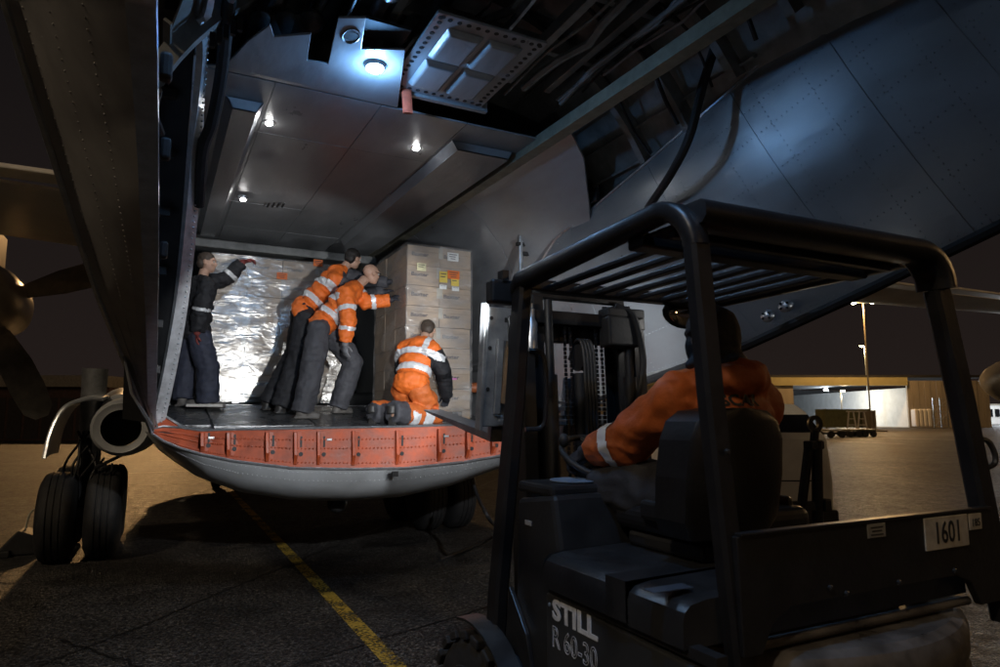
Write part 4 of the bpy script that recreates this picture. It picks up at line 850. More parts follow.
obj('wheel_knob', MB().ball(sw + tl @ V((-.15, .08, .04)), (.024, .024, .03)), M_black, swo)
obj('steering_column', MB().sweep([V((.2, -4.28, 1.15)), V((.205, -4.33, 1.35)), sw + tl @ V((0, 0, -.02))], rr(.10, .12), (1, 0, 0)), mat('column_grey', (.06, .062, .066), .5), FK, 45)
for k in range(3): 
    lv = obj('lever', MB().tube([V((.66 + .05 * k, -4.55, 1.3)), V((.66 + .05 * k, -4.50, 1.47))], .007, 6), M_steel, FK); obj('lever_knob', MB().ball((.66 + .05 * k, -4.50, 1.48), .018), M_black, lv)
# mast
TILT = Matrix.Rotation(R(-3.0), 3, 'X'); mo = V((.45, -3.95, .3))
def mp(x, y, z): return mo + TILT @ V((x, y, z - .3))
def chan(x, y, z0, z1, w, d, t_): 
    s = 1 if x < 0 else -1
    prof = [(0, 0), (w * s, 0), (w * s, t_), (t_ * s, t_), (t_ * s, d - t_), (w * s, d - t_), (w * s, d), (0, d)]
    return MB().prism([mp(x + a, y + b, z0) for a, b in prof], TILT @ V((0, 0, z1 - z0)))
for s in (-1, 1):
    obj('outer_mast_rail', chan(.385 * s, 0, .12, 2.22, .075, .15, .018), M_mast, FK, None, .004)
    obj('inner_mast_rail', chan(.29 * s, .04, .2, 2.32, .06, .13, .016), M_mast, FK, None, .004)
    lc = obj('lift_cylinder', MB().tube([mp(.245 * s, -.03, .2), mp(.245 * s, -.03, 1.9)], .034, 14), M_mast, FK); obj('cylinder_rod', MB().tube([mp(.245 * s, -.03, 1.9), mp(.245 * s, -.03, 2.28)], .022, 12), M_mast, lc)
    for k in range(2):
        ch = MB()
        for q in range(60): ch.box(mp(.08 * s + .035 * k * s, .03, .9 + .022 * q), (.010 if q % 2 else .014, .012, .018), TILT)
        tag(obj('lift_chain', ch, M_mast, FK, None), kind='stuff')
    obj('tilt_cylinder', MB().tube([V((.45 + .3 * s, -4.5, .7)), V((.45 + .3 * s, -3.98, .85))], .045, 12), M_mast, FK)
for z, y, h in [(2.20, .02, .07), (1.05, -.02, .10), (.3, 0, .12)]: obj('outer_cross_member', MB().box(mp(0, y, z), (.78, .05, h), TILT), M_mast, FK, None, .006)
for z, h in [(2.34, .05), (2.13, .09), (1.28, .06)]: obj('inner_cross_member', MB().box(mp(0, .09, z), (.62, .05, h), TILT), M_mast, FK, None, .006)
fc = obj('free_lift_cylinder', MB().tube([mp(-.02, .04, .4), mp(-.02, .04, 1.92)], .048, 16), M_mast, FK)
pu = obj('chain_pulley', MB().lathe(mp(-.02, .02, 2.0) - V((.03, 0, 0)), (1, 0, 0), [(0, .02), (0, .07), (.012, .07), (.018, .055), (.042, .055), (.048, .07), (.06, .07), (.06, .02)], 24), M_mast, FK)
for k in range(4): obj('pulley_hose', MB().tube(curve([mp(-.06 + .02 * k, -.04, 1.2), mp(-.06 + .02 * k, -.06, 1.7), mp(-.05 + .02 * k, -.04, 2.03), mp(-.045 + .02 * k, .03, 2.09), mp(-.045 + .02 * k, .1, 2.0)]), .009, 7), M_black, FK)
obj('hydraulic_hose', MB().tube(curve([mp(.17, -.04, 2.28), mp(.26, -.07, 2.22), mp(.30, -.08, 2.0), mp(.26, -.08, 1.8), mp(.2, -.06, 1.6)]), .018, 9), M_black, FK)
obj('hose_guide_block', MB().box(mp(.2, -.02, 2.14), (.2, .1, .16), TILT), M_black, FK, None, .012); obj('hose_guide_block', MB().box(mp(.22, -.02, 2.24), (.24, .1, .05), TILT), M_black, FK, None, .01)
hh = obj('grab_handle', MB().tube(curve([V((-.10, -4.22, 1.98)), V((-.05, -4.24, 1.97)), V((-.035, -4.25, 1.9)), V((-.035, -4.25, 1.72)), V((-.05, -4.24, 1.65)), V((-.12, -4.22, 1.64))], 5), .011, 8), M_guard, FK)
tc_ = mp(-.33, .0, 2.18); sc_ = obj('lift_sensor', MB().lathe(tc_, (0, 0, 1), [(-.16, .035), (-.02, .035), (0, .022), (.05, .022), (.06, .012), (.08, .012)], 14), M_steel, FK)
# carriage frame and forks, tilted back
CT = Matrix.Rotation(R(6.5), 3, 'X'); co = V((.02, -3.50, 1.64))
def cp(x, y, z): return co + CT @ V((x, y, z))
cf = obj('carriage_frame', MB().prism([cp(0, 0, 0), cp(.86, 0, 0), cp(.86, 0, .06), cp(.06, 0, .06), cp(.06, 0, .46), cp(.86, 0, .47), cp(.86, 0, .64), cp(0, 0, .64)], CT @ V((0, .05, 0))), M_car, FK, None, .004)
obj('carriage_side_plate', MB().box(cp(-.012, .02, .32), (.02, .06, .68), CT), M_car, cf, None, .004)
obj('carriage_inner_plate', MB().box(cp(.075, -.012, .27), (.035, .02, .40), CT), M_car, cf, None, .003)
obj('carriage_slot', MB().box(cp(.21, -.003, .575), (.22, .004, .026), CT), M_black, cf, None)
obj('carriage_bar', MB().box(cp(.5, -.02, .10), (.72, .03, .022), CT), M_car, cf, None, .004); obj('carriage_bar', MB().box(cp(.5, -.02, .135), (.72, .03, .015), CT), M_car, cf, None, .003); obj('carriage_bar', MB().box(cp(.46, -.03, .035), (.76, .02, .014), CT), M_car, cf, None, .003)
obj('carriage_right_plate', MB().box(cp(.86, -.02, .32), (.04, .16, .66), CT), M_car, cf, None, .004)
for x, z in [(.13, .53), (.19, .53), (.02, .58), (.02, .42), (.02, .2)]: obj('carriage_hole', MB().lathe(cp(x, -.0015, z), CT @ V((0, -1, 0)), [(0, .011), (.003, .011)], 10), M_black, cf)
obj('wood_wedge', MB().beam(cp(.13, .04, .12), cp(.19, .08, .46), .05, .03, (0, -1, 0)), mat('wedge_wood', (.3, .17, .08), .7, var=.3, scale=20), cf, None)
FT = Matrix.Rotation(R(8.5), 3, 'X')
for x in (.155, .62):
    o3 = V((.02 + x, -3.42, 1.575)); fw = .065
    pr = [(0, 0), (.35, 0), (1.05, .018), (1.07, .024), (1.05, .03), (.05, .045), (.045, .36), (0, .36)]
    obj('fork', MB().prism([o3 + FT @ V((-fw, a, b - .02)) for a, b in pr], FT @ V((2 * fw, 0, 0))), mat('fork_steel', (.24, .27, .31), .33, .75, var=.3, scale=10, bump=.1, bscale=20), FK, None, .004)
# work lamps on the guard, beacon-free
for x, y in ((-.20, -4.12), (1.03, -4.12)):
    c = V((x, y, 2.235))
    l = obj('work_lamp', MB().prism([c + V((-.065, 0, -.05)), c + V((.065, 0, -.05)), c + V((.065, 0, .055)), c + V((-.065, 0, .055))], (0, -.07, 0)), M_dark, FK, None, .012)
    obj('lamp_lens', MB().box(c + V((0, .008, 0)), (.10, .008, .08)), emis('work_lamp_lens', (1, .97, .92), 40), l, None)
    obj('lamp_bracket', MB().box(c + V((.0, -.05, .07)), (.03, .05, .05)), M_guard, l, None)
def aim(o, az, el): return V(o) + V((math.sin(R(az)) * math.cos(R(el)), math.cos(R(az)) * math.cos(R(el)), math.sin(R(el))))
w1, w2 = V((-.20, -4.08, 2.235)), V((1.03, -4.08, 2.235))
light('work_light', 'SPOT', w1, 450, (.96, .98, 1), .03, aim(w1, 0, .5), 46, .25)
light('work_light', 'SPOT', w2, 420, (.94, .97, 1), .03, aim(w2, 15, -4), 64, .8)
# mirror
mr = at(684, 314, y=-4.2); mi = obj('mirror_housing', MB().ball(mr, (.14, .035, .075)), M_dark, FK)
obj('mirror_glass', MB().ball(mr + V((0, -.028, -.008)), (.125, .018, .062)), mat('mirror_glass', (.6, .55, .5), .08, 1, var=.0), mi); obj('mirror_arm', MB().tube([mr, mr + V((.03, .02, .1))], .012, 6), M_dark, mi)
obj('mirror_head_block', MB().box(mr + V((.03, .02, .095)), (.16, .08, .07)), M_dark, mi, None, .02)
# white service vehicle beyond, with its upright tow bar
SV = thing('service_vehicle', cw(2.9, 8.2, 0), 'white airport service vehicle with dark rear window behind the driver', 'vehicle')
f = 8.0; a, b = ux(672, f), ux(820, f)
def vsec(z, r0, r1, f0): return [cw(r0, f0, z), cw(r1, f0, z), cw(r1, f0 + 3.2, z), cw(r0, f0 + 3.2, z)]
S_ = [(.38, a, b + .06, f), (.95, a, b + .06, f - .03), (1.42, a, b + .03, f), (1.74, a + .1, b - .10, f + .22), (1.84, a + .16, b - .18, f + .34)]
mb = MB(); n0 = 0
for z, r0, r1, f0 in S_: mb.v += vsec(z, r0, r1, f0)
for i in range(4):
    for k in range(4): mb.f.append((i * 4 + k, i * 4 + (k + 1) % 4, (i + 1) * 4 + (k + 1) % 4, (i + 1) * 4 + k))
mb.f += [(0, 3, 2, 1), (16, 17, 18, 19)]
obj('body', mb, mat('vehicle_white', (.75, .74, .70), .42, 0, var=.1, scale=4), SV, None, .05, 3)
obj('rear_window', MB().add([cw(a + .12, f - .02 + .06, 1.50), cw(b - .03, f - .02 + .06, 1.50), cw(b - .12, f + .16, 1.71), cw(a + .18, f + .16, 1.71)], [(0, 1, 2, 3)]), M_glass, SV, None)
obj('roof_beacon', CWB(MB(), ux(775, f), ux(792, f), f + .5, f + .7, 1.85, 1.93), M_white, SV, None, .02)
obj('panel_seam', CWB(MB(), ux(690, f), ux(808, f), f - .034, f - .03, .93, .945), M_black, SV, None)
obj('bumper', CWB(MB(), a, b + .04, f - .16, f - .02, .42, .62), M_black, SV, None, .03)
for r_ in (a + .1, b - .1):
    for d in (.6, 2.6): obj('wheel', MB().lathe(cw(r_, f + d, .33) - CR * .1, CR, [(0, .2), (0, .3), (.03, .33), (.17, .33), (.2, .3), (.2, .2)], 20), M_tyre, SV)
TB = thing('tow_bar', cw(ux(816, 7.2), 7.2, 0), 'black upright tow bar with ring standing beside the white vehicle', 'tow bar')
f = 7.2
def tp(u, v, df=0): return at(u, v, d=f + df)
obj('upright', MB().tube([tp(818, 530), tp(817, 440)], [.06, .055], 12), M_dark, TB); obj('brace', MB().tube([tp(799, 530), tp(809, 446)], .05, 10), M_dark, TB)
obj('head', MB().box(tp(814, 445), (.2, .12, .09)), M_dark, TB, None, .015); obj('eye', MB().sweep([tp(815, 424) + CR * .055 * math.cos(t) + V((0, 0, .07 * math.sin(t))) for t in [2 * math.pi * k / 18 for k in range(18)]], [(-.022, -.022), (.022, -.022), (.022, .022), (-.022, .022)], CF, True), M_dark, TB)
obj('eye_shank', MB().tube([tp(815, 430), tp(814, 446)], .045, 10), M_dark, TB)
obj('foot_bar', MB().beam(tp(790, 506), tp(828, 506), .08, .1), M_dark, TB, None, .01); obj('latch_block', MB().box(tp(825, 505), (.1, .1, .13)), M_dark, TB, None, .01)
for u in (799, 818): obj('leg', MB().tube([tp(u, 528), V((tp(u, 528).x, tp(u, 528).y, 0))], .05, 8), M_dark, TB)
obj('frame_loop', MB().tube(curve([tp(765, 512), tp(772, 516), tp(776, 530), tp(768, 545)]), .012, 6), M_dark, TB)
hd_ = [at(998, 452, d=3.2), at(992, 456, d=3.2), at(991, 466, d=3.2), at(996, 473, d=3.2), at(1010, 474, d=3.2), at(1015, 452, d=3.2)]
obj('rear_grab_handle', MB().tube(curve([V((1.19, -5.30, 1.62)), V((1.24, -5.32, 1.60)), V((1.25, -5.33, 1.53)), V((1.2, -5.31, 1.5))], 5), .010, 7), M_guard, FK)
# ================================================================== palletised cartons
M_cart = mat('carton_board', (.42, .315, .225), .62, 0, var=.12, scale=5, bump=.06, bscale=30)
M_cartd = mat('carton_edge_board', (.26, .18, .11), .65, 0, var=.15, scale=8)
M_tape = mat('packing_tape', (.45, .42, .36), .22, 0, var=.1, scale=10)
M_print = mat('carton_print', (.07, .055, .06), .6, 0, var=.3, scale=25)
M_wood = mat('pallet_wood', (.30, .20, .11), .75, 0, var=.3, scale=9, streak=(1, 6, 6), bump=.2, bscale=30)
M_wrapL = mix_film('stretch_film_heavy', (.76, .74, .70), .36, .22, .45, 5, (1, 1, 2.0))
M_wrapR = mix_film('stretch_film_light', (.76, .74, .72), .27, .2, .5, 6, (1, 1, 2.2))
M_orl = mat('orange_label', (.75, .17, .03), .5, 0, var=.1, scale=20); M_yel_l = mat('yellow_label', (.70, .52, .10), .5, 0, var=.1, scale=20); M_whl = mat('white_label', (.72, .72, .70), .5, 0, var=.06, scale=20)
def word_mesh(body, size, off=.0015, sx=1):
    tmp = bpy.data.objects.new('t', None); COL.objects.link(tmp); o = text('print_text', body, (0, 0, 0), (1, 0, 0), (0, 0, 1), size, M_print, tmp, .0004, off, sx); me = o.data; bpy.data.objects.remove(o); bpy.data.objects.remove(tmp); return me
BX = word_mesh('Baxter', .062, .002, 1.25)
def pallet_load(name, x0, y0, zb, nx, ny, nz, cx, cy, cz, label, film, side='front', top_wrap=0):
    w, d, h = nx * cx, ny * cy, nz * cz
    T = thing(name, (x0 + w / 2, y0 + d / 2, zb), label, 'pallet load', 'palletised carton loads'); O = T.location
    pal = obj('pallet', MB().b2((x0, y0, zb + .10), (x0 + w, y0 + .1, zb + .122)), M_wood, T, None)
    for k in range(1, 7): obj('deck_board', MB().b2((x0, y0 + (d - .1) * k / 6, zb + .10), (x0 + w, y0 + (d - .1) * k / 6 + .1, zb + .122)), M_wood, pal, None)
    for k in range(3):
        xx = x0 + (w - .1) * k / 2; obj('runner', MB().b2((xx, y0, zb), (xx + .1, y0 + d, zb + .02)), M_wood, pal, None)
        for q in range(3): obj('block', MB().b2((xx, y0 + (d - .12) * q / 2 + .001, zb + .021), (xx + .1, y0 + (d - .12) * q / 2 + .12, zb + .099)), M_wood, pal, None)
    z0 = zb + .124
    cm = MB().box((0, 0, 0), (cx - .006, cy - .006, cz - .006)).mesh('carton'); cm.materials.append(M_cart)
    tm = MB().box((0, 0, 0), (.05, .002, cz * .55)).mesh('tape'); tm.materials.append(M_tape)
    fm = MB().box((0, 0, 0), (cx - .02, .0014, .004)).mesh('flap'); fm.materials.append(M_cartd)
    rn = random.Random(3)
    for i in range(nx):
        for j in range(ny):
            for k in range(nz):
                if 0 < i < nx - 1 and 0 < j < ny - 1 and k < nz - 1: continue
                if j == ny - 1 and 0 < i and k < nz - 1 and ny > 2: continue
                c = V((x0 + cx * (i + .5) + rn.uniform(-.005, .005), y0 + cy * (j + .5) + rn.uniform(-.004, .004), z0 + cz * (k + .5)))
                b = link('carton', cm, None, T, c - O)
                b.rotation_euler.z = rn.uniform(-.008, .008)
                if j == 0:
                    p = link('print', BX, None, b, V((-cx * .38, -cy / 2 + .001, -cz * .02)))
                    link('flap_line', fm, None, b, V((0, -cy / 2 + .002, cz * .22)))
                    if rn.random() < .7: link('tape', tm, None, b, V((cx * (.47 if i == 0 else -.47), -cy / 2 + .0005, cz * .2)))
    # film hull
    e = .012; n = 26; zt = z0 + h + e; rows = []
    ring = [(x0 - e, y0 - e), (x0 + w + e, y0 - e), (x0 + w + e, y0 + d + e), (x0 - e, y0 + d + e)]
    pts = []
    for q in range(4):
        for k in range(n): pts.append(V((*[ring[q][m] + (ring[(q + 1) % 4][m] - ring[q][m]) * k / n for m in (0, 1)], 0)))
    cen = V((x0 + w / 2, y0 + d / 2, 0))
    for i in range(41):
        z = zb + .03 + (zt - zb - .03) * i / 40; rows.append([p + V((0, 0, z)) + (p - cen).normalized() * (.011 * noise.noise(V((p.x * 5, p.y * 5, z * 9))) + .006) for p in pts + [pts[0]]])
    mb = MB().grid(rows)
    topr = [[V((x0 - e + (w + 2 * e) * a / 14, y0 - e + (d + 2 * e) * b / 14, zt + .02 * noise.noise(V((a, b, 3.1))) + .012)) for a in range(15)] for b in range(15)]
    mb.grid(topr); obj('stretch_film', mb, film, T, 60)
    return T, z0
def lab(T, x, y, z, w, h, m, lines=0):
    o = obj('label', MB().box((x, y, z), (w, .003, h)), m, T, None)
    for k in range(lines): obj('label_print', MB().box((x - .008 * (k % 2), y - .0022, z + h * .28 - k * h * .26), (w * (.72 - .14 * (k % 3)), .001, h * .09)), M_print, o, None)
LX, LY = -1.03, 2.05; lz = zf(2.05)
TL_, z0L = pallet_load('pallet_load', LX, LY, lz, 4, 2, 7, .42, .55, .247, 'film-wrapped carton load glaring white behind the pushing workers', M_wrapL)
p = at(282, 276, y=LY - .03); lab(TL_, p.x, LY - .03, p.z, .13, .085, M_orl, 3); p = at(318, 263, y=LY - .03); lab(TL_, p.x, LY - .03, p.z, .12, .09, M_orl, 3)
RX, RY = .93, .42; rz_ = zf(.42)
TR_, z0R = pallet_load('pallet_load', RX, RY, rz_, 2, 3, 8, .40, .40, .236, 'tall carton stack with labels at the starboard side of the hold', M_wrapR)
def labp(u, v, w, h, m, l):
    p = at(u, v, y=RY - .026); lab(TR_, p.x, RY - .026 - .002 * (m is M_orl), p.z, w, h, m, l)
labp(453, 257, .14, .10, M_whl, 3); labp(421.5, 267, .11, .09, mat('cream_label', (.62, .58, .36), .5), 2); labp(443.5, 277, .10, .13, M_yel_l, 2); labp(455, 281, .10, .12, M_yel_l, 2); labp(453.5, 275, .15, .10, M_orl, 3); labp(443, 287, .09, .05, M_whl, 1); labp(455.5, 289, .09, .05, M_whl, 1)
labp(453, 379, .09, .02, mat('pink_mark', (.7, .2, .5), .5), 0)
# plank under the feet of the port worker
pk = at(203, 406, y=1.35); tag(obj('wooden_plank', MB().box((pk.x, 1.36, zf(1.36) + .03), (.36, .5, .03)), mat('pale_plank', (.45, .42, .38), .6, 0, var=.2, scale=10), None, None, .004), 'pale board on the hold floor under the dark-clad worker', 'plank')
# ================================================================== people
M_skin = mat('skin', (.45, .27, .19), .55, 0, var=.12, scale=20)
M_hiv = mat('hi_vis_orange_fabric', (.78, .16, .02), .62, 0, var=.12, scale=10, bump=.35, bscale=16, bdist=.02)
M_hivd = mat('orange_jacket_fabric', (.56, .13, .025), .62, 0, var=.2, scale=9, bump=.4, bscale=14, bdist=.02)
M_refl = mat('reflective_tape', (.72, .73, .74), .35, .15, var=.08, scale=30)
M_navy = mat('navy_work_cloth', (.030, .034, .055), .75, 0, var=.25, scale=10, bump=.4, bscale=14, bdist=.02)
M_blackc = mat('black_work_cloth', (.014, .014, .017), .75, 0, var=.3, scale=10, bump=.4, bscale=14, bdist=.02)
M_greyc = mat('grey_work_trouser', (.058, .058, .066), .75, 0, var=.22, scale=9, bump=.4, bscale=14, bdist=.02)
M_boot = mat('boot_leather', (.03, .028, .026), .5, 0, var=.3, scale=15)
M_hair = mat('dark_hair', (.015, .012, .010), .6, 0, var=.3, scale=40, bump=.5, bscale=60)
M_hairg = mat('short_brown_hair', (.06, .042, .03), .6, 0, var=.3, scale=40, bump=.5, bscale=60)
M_glv = mat('work_glove_dark', (.02, .022, .03), .7, 0, var=.3, scale=20)
M_glvg = mat('work_glove_grey', (.19, .19, .20), .7, 0, var=.25, scale=20)
M_glvr = mat('work_glove_red', (.20, .035, .03), .7, 0, var=.25, scale=20)
def soft(name, mb, voxel, material, parent, smooth=6, disp=0, dscale=.09, seed=0):
    """fuse overlapping volumes into one continuous skin"""
    off = wloc(parent); me = mb.mesh(name, off); tmp = bpy.data.objects.new('tmp', me); COL.objects.link(tmp)
    m = tmp.modifiers.new('r', 'REMESH'); m.mode = 'VOXEL'; m.voxel_size = voxel
    s = tmp.modifiers.new('s', 'SMOOTH'); s.factor = .5; s.iterations = smooth
    dg = bpy.context.evaluated_depsgraph_get(); out = bpy.data.meshes.new_from_object(tmp.evaluated_get(dg)); bpy.data.objects.remove(tmp); bpy.data.meshes.remove(me)
    if disp:
        nr = [v.normal.copy() for v in out.vertices]
        for v, n in zip(out.vertices, nr):
            q = v.co / dscale + V((seed * 7.3, 0, 0)); w = noise.noise(q) + .5 * noise.noise(q * 2.1); r_ = 1 - abs(noise.noise(V((q.x * .8, q.y * .8, q.z * 1.7))))
            v.co += n * disp * (.6 * w + .7 * (r_ - .75))
    out.polygons.foreach_set('use_smooth', [True] * len(out.polygons)); out.materials.clear(); out.name = name
    return link(name, out, material, parent)
def band(name, src, parent, specs, material, lift=.005):
    """cut raised strips off a garment: specs = (p0, p1, t0, t1, maxdist) along a bone"""
    if len(specs) > 1:
        for sp_1 in specs: band(name, src, parent, [sp_1], material, lift)
        return
    off = wloc(parent); me = src.data; vs, fs, mp_ = [], [], {}
    p0, p1, t0, t1, md = specs[0]; d = V(p1) - V(p0)
    for p in me.polygons:
        c = V(p.center) + off; t = (c - V(p0)).dot(d) / d.length_squared
        if not (t0 <= t <= t1 and (c - V(p0) - d * t).length < md): continue
        f = []
        for i in p.vertices:
            if i not in mp_: mp_[i] = len(vs); v = me.vertices[i]; vs.append(v.co + v.normal * lift)
            f.append(mp_[i])
        fs.append(f)
    if not fs: return None
    nm = bpy.data.meshes.new(name); nm.from_pydata(vs, [], fs)
    bm = bmesh.new(); bm.from_mesh(nm); left = set(bm.verts); best = set()
    while left:                                   # keep only the largest connected strip
        st = [left.pop()]; comp = set(st)
        while st:
            v = st.pop()
            for e in v.link_edges:
                w = e.other_vert(v)
                if w in left: left.discard(w); comp.add(w); st.append(w)
        if len(comp) > len(best): best = comp
    bmesh.ops.delete(bm, geom=[v for v in bm.verts if v not in best], context='VERTS'); bm.to_mesh(nm); bm.free(); fs = nm.polygons
    nm.polygons.foreach_set('use_smooth', [True] * len(fs))
    return link(name, nm, material, src)
def frame(fwd, up):
    f = V(fwd).normalized(); s = f.cross(V(up)).normalized(); u = s.cross(f); return Matrix((s, f, u)).transposed()      # x right, y forward, z up
def head(T, c, fwd, up, hair=None, cap=None, sz=1.0, glasses=False, bald=False):
    m = frame(fwd, up); c = V(c); g = lambda x, y, z: c + m @ (V((x, y, z)) * sz)
    mb = MB(); B = lambda p, r: mb.ball(g(*p), V(r) * sz, 14, m)
    B((0, -.008, .03), (.075, .095, .085)); B((0, .02, -.03), (.062, .072, .08)); B((0, .05, -.075), (.038, .038, .035)); B((0, .092, -.012), (.013, .022, .026)); B((0, .078, .035), (.055, .02, .015))
    B((0, .083, -.052), (.026, .014, .012))
    for s in (-1, 1): B((.077 * s, -.005, -.005), (.012, .022, .032)); B((.035 * s, .07, -.02), (.022, .02, .02))
    return mb, m, g
def person(T, J, outfit, vox=.011, seed=0):
    """J: joints in world space; outfit: materials"""
    g = {k: V(v) for k, v in J.items() if hasattr(v, '__len__')}
    up = (g['neck'] - g['pelvis']).normalized(); acr = (g['shR'] - g['shL']).normalized()
    cm = g['pelvis'].lerp(g['neck'], .55); s = outfit.get('scale', 1.0)
    fw = up.cross(-acr) * -1
    # body: head, neck and the skin underneath, one surface
    hb, hm, hg = head(T, g['head'], J['look'], J.get('headup', (0, 0, 1)))
    hb.tube([g['neck'] - up * .05, g['neck'].lerp(g['head'], .6)], .055, 12)
    hb.tube([g['pelvis'], cm, g['neck']], [.10, .11, .07], 12)
    for q in 'LR':
        hb.tube([g['neck'] - up * .06, g['sh' + q], g['el' + q], g['ha' + q]], [.06, .045, .035, .026], 10)
        hb.tube([g['pelvis'], g['hip' + q], g['kn' + q], g['ft' + q] + V((0, 0, .05))], [.09, .07, .045, .034], 10)
    soft('body', hb, .0085, M_skin, T, 3)
    for sx in (-1, 1): obj('eye', MB().ball(hg(.032 * sx, .082, .012), .010), mat('eye_white', (.5, .48, .45), .3, var=0), T)
    # hair or cap
    if outfit.get('hair'):
        h = MB(); m = hm
        for p, r in [((0, -.016, .046), (.083, .098, .082)), ((0, -.05, .0), (.076, .062, .075))]: h.ball(hg(*p), V(r), 16, m)
        ho = soft('hair', h, .008, outfit['hair'], T, 2, .006, .02)
    if outfit.get('cap'):
        h = MB(); h.ball(hg(0, -.012, .05), V((.088, .105, .085)), 18, hm); h.ball(hg(0, .0, .035), V((.09, .108, .03)), 18, hm)
        if outfit.get('hood'):
            h.ball(hg(0, -.035, .01), V((.092, .09, .12)), 18, hm); h.ball(hg(0, .012, -.03), V((.086, .093, .10)), 18, hm); h.ball(hg(0, -.03, -.1), V((.128, .115, .04)), 18, hm); h.ball(hg(0, -.03, -.085), V((.11, .105, .05)), 18, hm)
        soft(outfit.get('capname', 'cap'), h, .009, outfit['cap'], T, 4, .006, .05)
    # jacket
    jb = MB(); w = (g['shR'] - g['shL']).length / 2; ac = acr
    wst = g['pelvis'] + up * .02
    for k, (t, hw, dp) in enumerate([(-.05, .198, .165), (.06, .20, .17), (.28, .198, .163), (.5, .21, .165), (.7, .218, .16), (.86, .19, .135)]):
        c = g['pelvis'].lerp(g['neck'], t); fr_ = Matrix((ac, up.cross(ac), up)).transposed(); jb.ball(c, V((hw, dp, .10)) * s, 16, fr_)
    jb.tube([g['pelvis'].lerp(g['neck'], -.1), g['neck']], [.12, .09], 12); jb.tube([g['neck'] - up * .03, g['neck'] + up * .03], [.085, .07], 12)
    for q in 'LR':
        e = g['el' + q]; hnd = g['ha' + q]; wr = e.lerp(hnd, outfit.get('cuff', .93)); jb.tube([g['neck'] - up * .07, g['sh' + q] - up * .02, g['sh' + q].lerp(e, .5), e, e.lerp(wr, .5), wr], [.105, .104, .096, .092, .082, .07], 14); jb.ball(g['sh' + q] - up * .01, .093, 12); jb.tube([g['neck'] - up * .015, g['sh' + q] + up * .01], [.085, .085], 12)
    if outfit.get('hoodcollar'): jb.ball(g['neck'] - up * .0 - V(J['look']).normalized() * .05, V((.12, .09, .055)) * outfit.get('hc', 1), 14)
    jk = soft(outfit.get('jname', 'jacket'), jb, vox, outfit['jacket'], T, 5, outfit.get('fold', .02) * 1.3, outfit.get('fs', .085), seed)
    if outfit.get('bands'): band('reflective_stripe', jk, T, outfit['bands'](g, up, ac), M_refl, .006)
    if outfit.get('sleeve'):
        sp = []
        for q in 'LR': sp.append((g['sh' + q], g['el' + q], .12, 1.3, .16)); sp.append((g['el' + q], g['ha' + q], -.05, 1.1, .12))
        band('sleeve', jk, T, sp, outfit['sleeve'], .004)
    # trousers
    tb = MB(); a2 = (g['hipR'] - g['hipL']).normalized()
    tb.ball(g['pelvis'], V((.152, .128, .12)), 16, Matrix((a2, up.cross(a2), up)).transposed()); tb.tube([g['pelvis'] + up * .10, g['pelvis'] - up * .02], [.115, .11], 14)
    for q in 'LR':
        h_, k_, f_ = g['hip' + q], g['kn' + q], g['ft' + q] + V((0, 0, .07)); tb.tube([g['pelvis'].lerp(h_, .3), h_, h_.lerp(k_, .5), k_, k_.lerp(f_, .5), f_], [.10, .126, .130, .122, .12, .112], 14)
    tz = soft('trousers', tb, vox, outfit['trousers'], T, 5, outfit.get('tfold', .024), .12, seed + 3)
    if outfit.get('tbands'): band('reflective_stripe', tz, T, outfit['tbands'](g, up, ac), M_refl)
    if outfit.get('gaiter'): band('gaiter', tz, T, [(g['knR'], g['ftR'], .74, 1.4, .2), (g['knL'], g['ftL'], .35, 1.4, .16)], M_greyc, .007)
    # boots
    for q in 'LR':
        f_ = g['ft' + q]; d = V(J['toe' + q]).normalized(); bm_ = MB(); bm_.tube([f_ + V((0, 0, .12)) - d * .02, f_ + V((0, 0, .04)) - d * .01], [.052, .056], 12)
        un = V(J.get('sole' + q, (0, 0, 1))).normalized(); fr_ = frame(d, un)
        bm_.ball(f_ + un * .035 + d * .0, V((.045, .075, .04)), 12, fr_); bm_.ball(f_ + un * .04 + d * .11, V((.05, .085, .04)), 12, fr_); bm_.box(f_ + un * .012 + d * .05, (.088, .26, .024), fr_)
        soft('boot', bm_, .010, outfit['boot'], T, 4)
    # gloves with five fingers
    for q in 'LR':
        h_ = g['ha' + q]; d = V(J.get('fing' + q) or (h_ - g['el' + q])).normalized(); pn_ = V(J.get('palm' + q) or (0, -1, 0)); glove(T, h_, d, pn_, J.get('curl' + q, .5), 1 if q == 'R' else -1, outfit['glove'] if not isinstance(outfit['glove'], dict) else outfit['glove'][q], (h_ - g['el' + q]).normalized())
    return jk, tz
